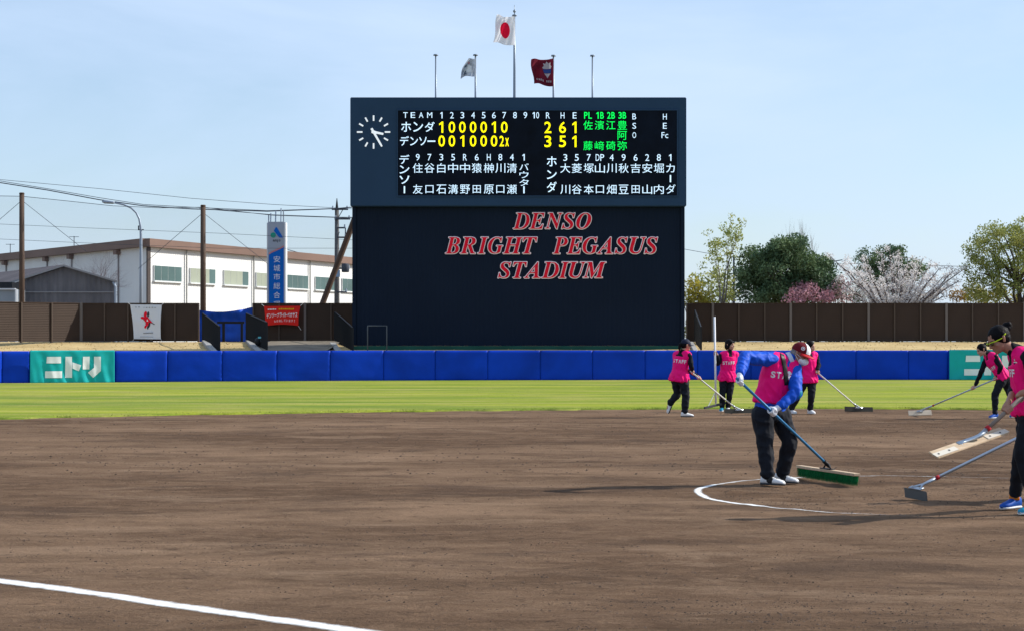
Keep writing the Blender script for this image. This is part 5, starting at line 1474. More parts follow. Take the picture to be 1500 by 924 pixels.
def person(label, J, face, up_head=(0, 0, 1), build=1.0, vest_k0=0, vox=0.010, top_m=None, skin=None, vest_m=None, grip=None, glove=False, hem_flare=0.03, sleeve=1.0, body_face=None,
           shoes=(None, None), seed=1, trouser=1.0, group='ground staff in pink vests', foot_yaw=None, wr=0.009, short=None, vest_drop=0.10):
    top_m = top_m or M_NAVYC; skin = skin or M_SKIN; b = build
    J = {k: Vector(v) for k, v in J.items()}
    ground_c = (J['ankR'] + J['ankL']) / 2; base = Vector((ground_c.x, ground_c.y, 0))
    root = thing('person', base, label, 'person', group)
    F = Vector(face).normalized(); U = Vector(up_head); U = (U - F * U.dot(F)).normalized(); R = F.cross(U).normalized()
    pel, neck = J['pel'], J['neck']
    sv = (J['shR'] - J['shL']).normalized(); hv = (J['hipR'] - J['hipL']).normalized()
    spine = [pel + (pel - neck).normalized() * 0.05, pel, pel.lerp(J['waist'], 0.6), J['waist'], J['chest'], J['chest'].lerp(neck, 0.5), neck]
    sides = [hv, hv, hv.lerp(sv, .3), hv.lerp(sv, .5), sv, sv, sv]
    hw = [.145, .160, .150, .138, .162, .150, .06]; hd = [.105, .112, .105, .100, .118, .100, .055]
    def torso(bm, g, k0=0, k1=7, flare=0.0, drop=0.0, n=24):
        rs = []
        for i in range(k0, k1):
            c = spine[i]; d = (spine[min(i + 1, 6)] - spine[max(i - 1, 0)]).normalized()
            s_ = sides[i]; s_ = (s_ - d * s_.dot(d)).normalized(); f_ = d.cross(s_).normalized()
            fl = flare * max(0, 1 - (i - k0) / 3.5)
            if i == k0: c = c - d * drop
            A_, B_ = s_ * (hw[i] * b + g + fl), f_ * (hd[i] * b + g + fl)
            rs.append([c + A_ * math.copysign(abs(math.cos(t)) ** 0.85, math.cos(t)) + B_ * math.copysign(abs(math.sin(t)) ** 0.85, math.sin(t)) for t in [2 * math.pi * q / n for q in range(n)]])
        rings(bm, rs)
    hs = 1.0
    hc = J['head']
    # ---- the body: one continuous skin surface
    bm = NB()
    torso(bm, -0.025)
    capsule(bm, neck - (hc - neck).normalized() * 0.04, hc - U * 0.045 - F * 0.012, 0.056 * b, 0.052, 14)
    for s in 'RL':
        sh, el, wr_, hip, kn, an, toe = (J[q + s] for q in ('sh', 'el', 'wr', 'hip', 'kn', 'ank', 'toe'))
        capsule(bm, J['chest'].lerp(neck, 0.6), sh, 0.06, 0.05); capsule(bm, sh, el, 0.047 * b, 0.038 * b); capsule(bm, el, wr_, 0.037 * b, 0.025 * b)
        capsule(bm, hip, kn, 0.078 * b, 0.052 * b); capsule(bm, kn, an, 0.050 * b, 0.036 * b)
        td = (toe - an); td2 = Vector((td.x, td.y, 0)).normalized() if an.z < 0.14 and abs(td.normalized().z) < 0.75 else td.normalized(); f0_ = Vector((an.x, an.y, 0.042)) if an.z < 0.14 else an; capsule(bm, an, f0_, 0.030, 0.026); capsule(bm, f0_, f0_ + td2 * 0.10, 0.026, 0.018)
    # head: skull, face, jaw, brow, nose, lips, chin, ears
    def H(r, f, u): return hc + R * r + F * f + U * u
    ellipsoid(bm, H(0, -0.012, 0.025), R * 0.073, F * 0.092, U * 0.088, 24, 16)
    ellipsoid(bm, H(0, 0.022, -0.020), R * 0.062, F * 0.064, U * 0.082, 20, 14)
    ellipsoid(bm, H(0, 0.034, -0.062), R * 0.046, F * 0.048, U * 0.040, 18, 10)
    ellipsoid(bm, H(0, 0.066, -0.088), R * 0.019, F * 0.018, U * 0.015, 12, 8)
    ellipsoid(bm, H(0, 0.070, 0.028), R * 0.045, F * 0.015, U * 0.012, 14, 8)
    for q in (-1, 1):
        ellipsoid(bm, H(q * 0.042, 0.052, -0.022), R * 0.022, F * 0.022, U * 0.020, 12, 8)
        capsule(bm, H(q * 0.074, -0.012, -0.022), H(q * 0.080, -0.020, 0.016), 0.010, 0.015, 8)
    capsule(bm, H(0, 0.079, 0.014), H(0, 0.098, -0.022), 0.007, 0.0125, 10)
    ellipsoid(bm, H(0, 0.087, -0.026), R * 0.018, F * 0.011, U * 0.008, 12, 6)
    ellipsoid(bm, H(0, 0.079, -0.050), R * 0.022, F * 0.010, U * 0.0065, 12, 6)
    ellipsoid(bm, H(0, 0.077, -0.062), R * 0.019, F * 0.010, U * 0.007, 12, 6)
    for s in 'RL':
        gl = NB()
        wr_ = J['wr' + s]; g = (grip or {}).get(s)
        tgt = [(bm, 0.0)] + ([(gl, 0.004)] if glove else [])
        for bb, gg in tgt:
            if g: hand_parts(bb, wr_, g[0], g[1], g[2] if len(g) > 2 else 0.016, 1.0 if s == 'R' else -1.0, 1.0, gg)
            else: open_hand(bb, wr_, (wr_ - J['el' + s]), R if s == 'L' else -R, 1.0, gg)
        if glove:
            capsule(gl, wr_ + (J['el' + s] - wr_).normalized() * 0.05, wr_, 0.036, 0.034)
            finish('glove', remeshed(gl, 0.006, 2), M_GLOVE, root, True)
        else: gl.free()
    body = finish('body', remeshed(bm, 0.006 if vox < 0.01 else 0.0085, 2), skin, root, True)
    # eyes and lips
    for q in (-1, 1):
        bm = NB(); ellipsoid(bm, H(q * 0.031, 0.0745, 0.010), R * 0.012, F * 0.009, U * 0.0055, 10, 6); obj('eye', bm, M_EYE, root, True)
        bm = NB(); tube(bm, [H(q * 0.018, 0.086, 0.026), H(q * 0.032, 0.083, 0.030), H(q * 0.048, 0.071, 0.025)], [0.002, 0.003, 0.0015], 5); obj('eyebrow', bm, M_HAIR, root, True)
    bm = NB(); ellipsoid(bm, H(0, 0.084, -0.056), R * 0.017, F * 0.008, U * 0.005, 12, 6); obj('lips', bm, M_LIP, root, True)
    # ---- clothing
    bm = NB(); torso(bm, 0.004, 0, 7)
    capsule(bm, neck - (hc - neck).normalized() * 0.03, neck + (hc - neck).normalized() * 0.035, 0.070 * b, 0.060 * b)
    for s in 'RL':
        sh, el, wr_ = J['sh' + s], J['el' + s], J['wr' + s]; q = sleeve
        capsule(bm, J['chest'].lerp(neck, 0.7), sh, 0.075 * b, 0.066 * b)
        capsule(bm, sh, el, 0.062 * b * q, 0.050 * b * q)
        if not short or s not in short:
            capsule(bm, el, wr_.lerp(el, 0.10), 0.050 * b * q, 0.036 * b * q); 
            if q > 1.1: ellipsoid(bm, el.lerp(wr_, 0.78), *(lambda d_, uv: (uv[0] * 0.050, uv[1] * 0.050, d_ * 0.05))((wr_ - el).normalized(), frame(wr_ - el)))
        else: capsule(bm, el, el.lerp(wr_, 0.35), 0.050 * b, 0.044 * b)
    finish('jacket' if top_m is M_BLUEJ else 'long_sleeved_shirt', remeshed(bm, vox, 3, wr * 1.3 if top_m is M_BLUEJ else wr, 11, seed), top_m, root, True)
    bm = NB()
    capsule(bm, pel + (neck - pel).normalized() * 0.06, pel - (neck - pel).normalized() * 0.02, 0.115 * b, 0.125 * b)
    for s in 'RL':
        hip, kn, an = J['hip' + s], J['kn' + s], J['ank' + s]; q = trouser
        capsule(bm, pel.lerp(hip, 0.5), hip, 0.11 * b, 0.105 * b); capsule(bm, hip, kn, 0.098 * b * q, 0.070 * b * q); capsule(bm, kn, an.lerp(kn, 0.10), 0.070 * b * q, 0.056 * b * q)
        ellipsoid(bm, an.lerp(kn, 0.12), *(lambda d_, uv: (uv[0] * 0.062 * b * q, uv[1] * 0.062 * b * q, d_ * 0.05))((an - kn).normalized(), frame(an - kn)))
    finish('trousers', remeshed(bm, vox, 3, wr * 1.35, 8, seed + 3), M_TROUS, root, True)
    bm = NB(); torso(bm, 0.017, vest_k0, 6, hem_flare, vest_drop)
    up = (neck - J['chest']).normalized()
    for s in 'RL':
        sh = J['sh' + s]; inner = neck.lerp(sh, 0.42); outer = neck.lerp(sh, 0.86)
        f_ = sv.cross(up) ; f_ = f_ if f_.dot(F) > 0 else -f_
        capsule(bm, inner - up * 0.01, outer - up * 0.005, 0.080 * b, 0.083 * b); capsule(bm, outer - up * 0.02, J['chest'] + (sh - neck) * 0.50, 0.084 * b, 0.10 * b)
    for s in 'RL':
        sh = J['sh' + s]; f_ = sv.cross(up); f_ = f_ if f_.dot(F) > 0 else -f_
        capsule(bm, neck.lerp(sh, 0.50) + f_ * 0.03, J['chest'].lerp(sh, 0.25) + f_ * 0.035, 0.058 * b, 0.085 * b)
    vest = finish('vest', remeshed(bm, vox, 3, wr * 1.25, 9, seed + 7, drape=J['chest'].z + 0.06), vest_m or M_VEST, root, True)
    # ---- shoes
    for s, sm in zip('RL', shoes):
        an, toe = J['ank' + s], J['toe' + s]
        if sm is None: sm = (M_SHW, M_SOLE)
        d = (toe - an); n_ = Vector((0, 0, 1))
        if abs(d.normalized().z) > 0.75: n_ = -F if d.z < 0 else F; n_ = Vector((d.x, d.y, 0)) * -1 + Vector((0, 0, 0.2)); n_ = Vector((-1, -0.3, 0.25)) 
        d.normalize(); d2 = d if abs(d.z) > 0.75 else Vector((d.x, d.y, -0.06 if an.z < 0.14 else d.z)).normalized()
        n_ = (n_ - d2 * n_.dot(d2)).normalized(); sd = d2.cross(n_).normalized()
        sole_c = an - n_ * (0.075 if abs(d.z) <= 0.75 else 0.06)
        if an.z < 0.14 and abs(d.z) <= 0.75: sole_c = Vector((an.x, an.y, 0.022)); d2 = Vector((d.x, d.y, 0)).normalized(); n_ = Vector((0, 0, 1)); sd = d2.cross(n_)
        rs = []; rs2 = []
        for l, w, h in ((-0.075, 0.026, 0.05), (-0.062, 0.036, 0.095), (-0.02, 0.038, 0.105), (0.03, 0.037, 0.085), (0.09, 0.044, 0.062), (0.135, 0.046, 0.050), (0.17, 0.038, 0.040), (0.188, 0.020, 0.022)):
            c = sole_c + d2 * l
            rs.append([c + sd * w * b * math.cos(t) + n_ * (h * 0.5 + h * 0.5 * math.copysign(abs(math.sin(t)) ** 0.8, math.sin(t))) for t in [2 * math.pi * q / 14 for q in range(14)]])
            rs2.append([c + sd * (w + 0.004) * b * math.cos(t) + n_ * (0.002 + 0.014 * math.sin(t)) for t in [2 * math.pi * q / 14 for q in range(14)]])
        bm = NB(); rings(bm, rs); sh_ = obj('shoe', bm, sm[0], root, True)
        bm = NB(); rings(bm, rs2); obj('sole', bm, sm[1], sh_, True)
        if len(sm) > 2:      # dark saddle panel
            for q in (-1, 1):
                bm = NB(); c = sole_c + d2 * 0.035 + n_ * 0.045 + sd * q * 0.036
                ellipsoid(bm, c, d2 * 0.040, n_ * 0.040, sd * 0.010, 12, 6); obj('saddle_panel', bm, sm[2], sh_, True)
            bm = NB()
            for q in range(4):
                c = sole_c + d2 * (0.05 + q * 0.018) + n_ * (0.088 - q * 0.009); tube(bm, [c - sd * 0.02, c + n_ * 0.006, c + sd * 0.02], 0.003, 5)
            obj('laces', bm, M_SHK, sh_)
    return dict(near=vox < 0.01, root=root, H=H, R=R, F=F, U=U, vest=vest, body=body, J=J)

def hair(p, kind, m=None, k=1.0):
    H, R, F, U = p['H'], p['R'], p['F'], p['U']; m = m or M_HAIR; bm = NB()
    ellipsoid(bm, H(0, -0.024, 0.034 - (1 - k) * 0.1), R * 0.086 * k, F * 0.097 * k, U * 0.092 * k, 24, 14)
    if kind in ('bun', 'tail'): ellipsoid(bm, H(0, -0.045, 0.0), R * 0.074, F * 0.068, U * 0.070, 20, 10)
    if kind == 'bob':
        ellipsoid(bm, H(0, -0.05, -0.02), R * 0.088, F * 0.072, U * 0.095, 20, 12)
        for q in (-1, 1): capsule(bm, H(q * 0.072, 0.012, 0.03), H(q * 0.072, -0.005, -0.055), 0.024, 0.028)
        capsule(bm, H(-0.05, 0.055, 0.062), H(0.05, 0.055, 0.062), 0.028, 0.028)
    if kind == 'short': ellipsoid(bm, H(0, -0.045, -0.01), R * 0.076, F * 0.065, U * 0.075, 20, 12)
    if kind == 'bun':
        for a in range(5):
            q = a * 1.256; ellipsoid(bm, H(0.016 * math.cos(q), -0.135 + 0.012 * math.sin(q * 2), 0.062 + 0.018 * math.sin(q)), R * 0.027, F * 0.030, U * 0.026, 10, 6)
        capsule(bm, H(0, -0.09, 0.05), H(0, -0.13, 0.06), 0.03, 0.022)
        for a in range(7): capsule(bm, H(0, -0.14, 0.06), H(0.03 * math.cos(a), -0.165 - 0.01 * (a % 3), 0.062 + 0.035 * math.sin(a * 1.9)), 0.007, 0.003, 6)
    if kind == 'tail':
        capsule(bm, H(0, -0.10, 0.02), H(0, -0.135, 0.0), 0.022, 0.030); capsule(bm, H(0, -0.135, 0.0), H(0, -0.14, -0.07), 0.030, 0.028); capsule(bm, H(0, -0.14, -0.07), H(0, -0.12, -0.15), 0.028, 0.010)
    return finish('hair', remeshed(bm, 0.006 if p['near'] else 0.009, 2, 0.0022, 40, 4), m, p['root'], True)

def cap(p, crown_m, front_m, brim_m, emblem=False):
    H, R, F, U = p['H'], p['R'], p['F'], p['U']
    def dome(a0, a1, k, t0=-8):
        bm = NB(); nA = max(4, int((a1 - a0) / 9)); g = []
        for j in range(9):
            t = math.radians(t0 + (88 - t0) * j / 8); g.append([bm.verts.new(H(0, -0.012, 0.040) + R * (0.090 + k) * math.cos(t) * math.sin(math.radians(a0 + (a1 - a0) * i / nA)) + F * (0.103 + k) * math.cos(t) * math.cos(math.radians(a0 + (a1 - a0) * i / nA)) + U * (0.090 + k) * math.sin(t)) for i in range(nA + 1)])
        for j in range(8):
            for i in range(nA): bm.faces.new((g[j][i], g[j][i + 1], g[j + 1][i + 1], g[j + 1][i]))
        return bm
    bm = dome(-180, 180, 0.0); bmesh.ops.remove_doubles(bm, verts=bm.verts, dist=1e-4); c_ = obj('cap', bm, crown_m, p['root'], True)
    if front_m: obj('cap_front_panel', dome(-40, 40, 0.003, -2), front_m, c_, True)
    bm = NB(); rs = []
    for t in np.linspace(-70, 70, 15):
        a = math.radians(t); i0 = H(0, -0.012, 0.030) + R * 0.088 * math.sin(a) + F * 0.101 * math.cos(a); L_ = 0.072 * math.cos(a * 1.22) ** 0.6 if abs(t) < 69 else 0.004
        i1 = i0 + F * L_ + R * 0.012 * math.sin(a) - U * (0.012 + 0.020 * math.sin(a) ** 2)
        rs.append([i0 + U * 0.003, i1 + U * 0.003, i1 - U * 0.003, i0 - U * 0.003])
    rings(bm, rs); obj('brim', bm, brim_m, c_, True)
    bm = NB(); ellipsoid(bm, H(0, -0.012, 0.131), R * 0.009, F * 0.009, U * 0.005, 10, 5); obj('cap_button', bm, crown_m, c_, True)
    if emblem:
        q = 1 if emblem > 0 else -1; a = math.radians(68 * q); t = math.radians(22)
        cn = H(0, -0.012, 0.040) + R * 0.093 * math.cos(t) * math.sin(a) + F * 0.106 * math.cos(t) * math.cos(a) + U * 0.092 * math.sin(t)
        nn = (R * math.cos(t) * math.sin(a) + F * math.cos(t) * math.cos(a) + U * math.sin(t)).normalized(); u_, v_ = frame(nn, U)
        for rr, kk, mm in ((0.020, 0.006, M_PRINT), (0.0125, 0.008, crown_m), (0.008, 0.010, M_PRINT)):
            bm = NB(); prism(bm, [cn + nn * (kk - 0.012) + (u_ * math.cos(x) + v_ * math.sin(x)) * rr for x in np.linspace(0, 6.283, 18, endpoint=False)], nn * 0.012); obj('cap_emblem', bm, mm, c_)

def decal(p, items, org, right, up, look, m=None, target=None, name='lettering', k=0.004):
    """print strings on the vest: items (text,x,y,w,h) in metres about org, cast along look"""
    target = target or p['vest']; me = target.data
    tree_ = BVHTree.FromPolygons([v.co.copy() for v in me.vertices], [tuple(f.vertices) for f in me.polygons])
    right, up, look = Vector(right).normalized(), Vector(up), Vector(look).normalized(); up = (up - right * up.dot(right)).normalized()
    bm = NB()
    for s, x, y, w, h in items:
        lay(bm, s, x, y, w, h, lambda a, b: Vector(org) + right * a + up * b, 0.035)
    bmesh.ops.triangulate(bm, faces=bm.faces)
    bmesh.ops.subdivide_edges(bm, edges=[e for e in bm.edges if e.calc_length() > 0.02], cuts=1)
    dead = []
    for v in bm.verts:
        h_ = tree_.ray_cast(v.co - look * 0.6, look)
        if h_[0] is None: dead.append(v)
        else: v.co = h_[0] - look * k
    bmesh.ops.delete(bm, geom=dead, context='VERTS')
    me2 = bpy.data.meshes.new(name); bm.to_mesh(me2); bm.free()
    return finish(name, me2, m or M_PRINT, p['root'])
def staff(w, h, gap=1.0):
    ws = [1.0, 1.0, 1.1, 0.9, 0.9]; tot = sum(ws); x = -w / 2; out = []
    for c, k_ in zip('STAFF', ws): cw = w * k_ / tot; out.append((c, x + cw / 2, 0, cw * 0.80, h)); x += cw
    return out

# ------------------------------------------------------------------ field tools
M_WOODP = mat('pale_wood', (0.56, 0.42, 0.28), 0.7, 0.18, 3.0, 0.2, 30, stretch=(1, 12, 12))
M_ALU = mat('aluminium', (0.45, 0.50, 0.56), 0.35, metal=0.75); M_ALUD = mat('dark_metal_plate', (0.10, 0.10, 0.10), 0.45, metal=0.6)
M_PVC = mat('white_handle', (0.66, 0.66, 0.62), 0.45); M_HBLUE = mat('blue_handle', (0.03, 0.16, 0.33), 0.4, metal=0.2); M_HGREY = mat('grey_wood_handle', (0.24, 0.19, 0.16), 0.6, 0.15, 6)
M_BRISTLE = mat('green_bristle', (0.0, 0.125, 0.03), 0.7, island=0.35); M_REDBAND = mat('red_band', (0.45, 0.02, 0.03), 0.6)

# ---- the man with the green broom
Y = 18.66
px = lambda x, y, d=0.0: P(x, y, Y + d)
hb = Vector((3.37, 18.98, 0.185)); ht = P(1083, 557, 18.02); ha = (ht - hb).normalized()
gR = ht - ha * 0.02; gL = hb.lerp(ht, 0.64)
man = person('man in blue jacket, maroon and white cap and mask, pushing a green broom', dict(
    head=px(1172.5, 519, 0.02), neck=px(1153, 527, 0.02), chest=px(1141, 548, 0.0), waist=px(1130, 578), pel=px(1128, 600),
    shR=px(1131, 526, -0.11), elR=px(1091, 523, -0.33), wrR=gR + Vector((0.0, 0.05, 0.065)), shL=px(1163, 537, 0.04), elL=px(1166, 575, -0.16), wrL=gL + Vector((0.07, 0.03, 0.045)),
    hipR=px(1117, 607, -0.05), knR=px(1121, 651, -0.08), ankR=Vector((px(1122, 0).x, 18.53, 0.09)), toeR=Vector((px(1146, 0).x, 18.44, 0.03)),
    hipL=px(1142, 607, 0.07), knL=px(1157, 645, 0.02), ankL=Vector((px(1148, 0).x, 18.80, 0.09)), toeL=Vector((px(1180, 0).x, 18.66, 0.03))),
    face=(0.80, -0.44, -0.40), up_head=(0.35, -0.1, 0.9), build=1.06, vox=0.0075, top_m=M_BLUEJ, skin=M_SKIN2, glove=True, sleeve=1.22, hem_flare=0.022, trouser=1.12,
    grip={'R': (gR, ha, 0.015), 'L': (gL, ha, 0.015)}, shoes=((M_SHW, M_SOLE, M_SHK), (M_SHW, M_SOLE, M_SHK)), seed=3, wr=0.008, vest_drop=0.015, vest_k0=2)
hair(man, 'short', M_HAIRG, 0.88); cap(man, M_CAPR, M_MASK, M_CAPB, emblem=1)
H, R, F, U = man['H'], man['R'], man['F'], man['U']
bm = NB(); ellipsoid(bm, H(0, 0.050, -0.048), R * 0.062, F * 0.062, U * 0.047, 22, 12); m_ = finish('face_mask', remeshed(bm, 0.006, 2, 0.003, 30, 2), M_MASK, man['root'], True)
bm = NB()
for q in (-1, 1): tube(bm, [H(q * 0.060, 0.055, -0.030), H(q * 0.078, 0.015, -0.012), H(q * 0.088, -0.025, 0.0)], 0.0025, 5); tube(bm, [H(q * 0.055, 0.05, -0.075), H(q * 0.076, 0.01, -0.045), H(q * 0.088, -0.025, -0.015)], 0.0025, 5)
obj('mask_loop', bm, M_MASK, m_)
# collar of the jacket, shoulder strap, jacket hem
J = man['J']; nd = (J['head'] - J['neck']).normalized(); u_, v_ = frame(nd)
bm = NB(); c = J['neck'] + nd * 0.012
rs = []
for o, r_, z_ in ((0.0, 0.079, 0.0), (0.004, 0.073, 0.045), (-0.004, 0.068, 0.045), (-0.004, 0.072, 0.0)):
    rs.append([c + nd * z_ + (u_ * math.cos(t) + v_ * math.sin(t)) * r_ for t in np.linspace(0, 6.283, 24, endpoint=False)])
rings(bm, rs, False); obj('collar', bm, mat('pale_blue_collar', (0.55, 0.62, 0.75), 0.7), man['root'], True)
def strap_on(p, pts, w, m, name):
    me = p['vest'].data; tr_ = BVHTree.FromPolygons([v.co.copy() for v in me.vertices], [tuple(f.vertices) for f in me.polygons]); bm = NB(); out = []
    for a, b in zip(pts, pts[1:]):
        for s in np.linspace(0, 1, 9)[:-1]: out.append(a.lerp(b, s))
    out.append(pts[-1]); pv = None; lk = Vector((0, 1, 0))
    for i, q in enumerate(out):
        d = (out[min(i + 1, len(out) - 1)] - out[max(0, i - 1)]).normalized(); sd = d.cross(lk).normalized(); row = []
        for s in (-1, -0.5, 0, 0.5, 1):
            o_ = q + sd * s * w; h_ = tr_.ray_cast(o_ - lk * 0.7, lk); row.append(bm.verts.new((h_[0] - lk * 0.008) if h_[0] else o_))
        if pv:
            for k_ in range(4): bm.faces.new((pv[k_], pv[k_ + 1], row[k_ + 1], row[k_]))
        pv = row
    r = bmesh.ops.extrude_face_region(bm, geom=bm.faces[:])
    for e in r['geom']:
        if isinstance(e, bmesh.types.BMVert): e.co.y -= 0.004
    return obj(name, bm, m, p['root'], True)
strap_on(man, [px(1143, 516), px(1147, 540), px(1149.5, 563)], 0.024, M_STRAP, 'shoulder_strap')
vr = Vector((0.93, 0.36, 0)).normalized(); lk = Vector((0.12, 1, 0)).normalized()
decal(man, staff(0.30, 0.068), px(1148, 549.5), (0.97, 0.15, -0.12), (0.12, 0, 1), lk)
decal(man, [('◆', -0.02, 0.0, 0.05, 0.035)], px(1158, 545), (1, 0, -0.1), (0, 0, 1), lk)
bm = NB(); ellipsoid(bm, J['elL'] + Vector((0.012, -0.005, -0.012)), (0.056, 0, 0.02), (0, 0.064, 0), (0.0, 0, 0.062), 14, 10); obj('elbow_patch', bm, M_TEALJ, man['root'], True)

bt = thing('broom', hb - Vector((0, 0, 0.18)), 'wide push broom with green bristles, pale wooden back and blue handle', 'broom')
bm = NB(); tube(bm, [hb, ht + ha * 0.05], 0.0145, 10); obj('handle', bm, M_HBLUE, bt, True)
e0, e1 = Vector((3.16, 19.60, 0)), Vector((3.56, 18.36, 0)); bd = (e1 - e0).normalized(); bn = Vector((-bd.y, bd.x, 0))
mid = (e0 + e1) / 2; hl = (e1 - e0).length / 2
bm = NB(); slab(bm, mid + Vector((0, 0, 0.128)), bd * hl, bn * 0.038, (0, 0, 0.014)); bmesh.ops.bevel(bm, geom=bm.edges[:], offset=0.004, segments=2, affect='EDGES'); obj('wooden_back', bm, M_WOODP, bt)
vs, fs = [], []
for i in range(2300):
    s = random.uniform(-hl + .012, hl - .012); w = random.uniform(-0.03, 0.03); b0 = mid + bd * s + bn * w + Vector((0, 0, 0.116)); tip = b0 + Vector((random.uniform(-.008, .008), random.uniform(-.008, .008), -0.108)) + bn * w * 0.3 + bd * 0.0
    q = len(vs); r_ = 0.0028; dx = bd * r_; dy = bn * r_; vs += [b0 + dx, b0 - dx * 0.5 + dy, b0 - dx * 0.5 - dy, tip]; fs += [(q, q + 1, q + 3), (q + 1, q + 2, q + 3), (q + 2, q, q + 3)]
me = bpy.data.meshes.new('bristles'); me.from_pydata([tuple(v) for v in vs], [], fs); stuff(finish('bristles', me, M_BRISTLE, bt))
bm = NB(); slab(bm, mid + Vector((0, 0, 0.085)), bd * (hl - .015), bn * 0.022, (0, 0, 0.03)); obj('bristle_core', bm, M_BRISTLE, bt)
hub = mid + Vector((0, 0, 0.143)); bm = NB()
for q in (-1, 1): tube(bm, [hub + bd * 0.09 * q, hub + Vector((0, 0, 0.05)) + bd * 0.03 * q, hb + ha * 0.05], 0.009, 6)
slab(bm, hub + Vector((0, 0, 0.004)), bd * 0.12, bn * 0.028, (0, 0, 0.005)); tube(bm, [hb - ha * 0.02, hb + ha * 0.09], 0.021, 8)
obj('bracket', bm, M_BLACK, bt, True)

def rake(label, top, low, head_c, head_d, head_n, hl, hh, th, hm, handle_m, r=0.0145, metal_len=0.35, band=None, group='field rakes', name='rake', plate=None, holes=0):
    """handle from top to low, bracket from low to head_c, blade of half length hl, half height hh"""
    top, low, head_c = Vector(top), Vector(low), Vector(head_c); hd_, hn = Vector(head_d).normalized(), Vector(head_n); hn = (hn - hd_ * hn.dot(hd_)).normalized(); ht_ = hd_.cross(hn)
    if ht_.y < 0: ht_ = -ht_
    t = thing(name, (head_c.x, head_c.y, 0), label, 'rake', group)
    ax = (top - low).normalized()
    bm = NB(); tube(bm, [low, top], r, 10); obj('handle', bm, handle_m, t, True)
    bm = NB()
    for q in (-1, 1): tube(bm, [low + ax * 0.06, low - ax * 0.02 + hd_ * q * 0.012, head_c + hd_ * q * hl * 0.16 + hn * hh * 0.6, head_c + hd_ * q * hl * 0.20], [r * 1.15, r * 1.05, 0.011, 0.010], 7)
    slab(bm, head_c + hn * (hh * 0.5) - ht_ * (th + 0.002), hd_ * hl * 0.26, hn * hh * 0.35, ht_ * 0.004)
    obj('bracket', bm, M_ALU, t, True)
    if band:
        bm = NB(); tube(bm, [low + ax * 0.07, low + ax * 0.10], r * 1.35, 10); obj('band', bm, band, t, True)
    bm = NB(); slab(bm, head_c, hd_ * hl, hn * hh, ht_ * th); bmesh.ops.bevel(bm, geom=bm.edges[:], offset=min(th * 0.6, 0.006), segments=2, affect='EDGES'); obj('blade', bm, hm, t)
    if plate:
        for q in (-1, 1):
            bm = NB(); c0 = head_c + hd_ * q * hl * 0.72 - hn * hh * 0.35 - ht_ * (th + 0.003); slab(bm, c0, hd_ * hl * 0.30, hn * hh * 0.5, ht_ * 0.003); pl = obj('wear_plate', bm, plate, t)
            bm = NB()
            for k_ in (-0.16, 0.08): prism(bm, [c0 + hd_ * k_ * hl * 1.2 + (hd_ * math.cos(x) + hn * math.sin(x)) * 0.009 - ht_ * 0.0045 for x in np.linspace(0, 6.283, 10, endpoint=False)], -ht_ * 0.002)
            obj('rivet', bm, M_SOLE, pl)
    return t

# ---- woman walking with a rake, seen from behind
Y = 35.3; px = lambda x, y, d=0.0: P(x, y, Y + d)
top = px(1013, 544.5, -0.02); low = P(1075, 595, 36.6); ha = (top - low).normalized()
gR = px(1016.5, 547, 0.0); t_ = (gR - low).dot(ha); gR = low + ha * t_; gL = low + ha * (t_ - 0.28)
w1 = person('woman in navy cap with long ponytail walking away pulling a rake', dict(
    head=px(1005, 505.5), neck=px(1000, 516), chest=px(998, 528), waist=px(996, 542), pel=px(995, 553), shR=px(1009, 520, -.13), elR=px(1013, 535.5, -.15), wrR=gR + Vector((-0.02, -0.03, 0.05)),
    shL=px(990, 519.5, .13), elL=px(999, 537, .28), wrL=gL + Vector((-0.04, 0.03, 0.05)), hipR=px(1001, 556, -.06), knR=px(1004.5, 580, -.08), ankR=px(1003, 604.2, -.08) , toeR=px(1013, 608, -.04),
    hipL=px(991, 556, .08), knL=px(992.5, 577, .10), ankL=px(980.5, 591, .12), toeL=px(976, 601, .12)),
    face=(0.90, 0.35, -0.12), build=0.97, vox=0.0105, hem_flare=0.05, trouser=1.12, grip={'R': (gR, ha), 'L': (gL, ha)}, shoes=((M_SHW, M_SOLE), (M_SHW, M_SHK)), seed=8, vest_drop=0.02)
w1['J']['ankR'].z = 0.09
hair(w1, 'tail', None, 0.9); cap(w1, M_CAPN, None, M_CAPN)
decal(w1, staff(0.27, 0.072), px(994.5, 528.5), (1, -0.1, -0.1), (0, 0, 1), (0.0, 1, 0))
M_DKWOOD = mat('dark_worn_wood', (0.06, 0.055, 0.045), 0.8, 0.2, 5)
rake('white handled rake with dark board pulled by the woman in navy cap', top - ha * -0.05, low, P(1083, 602, 37.3), (1, 0.12, 0), (0, 0.35, 1), 0.32, 0.055, 0.012, M_DKWOOD, M_PVC, band=M_ALU)

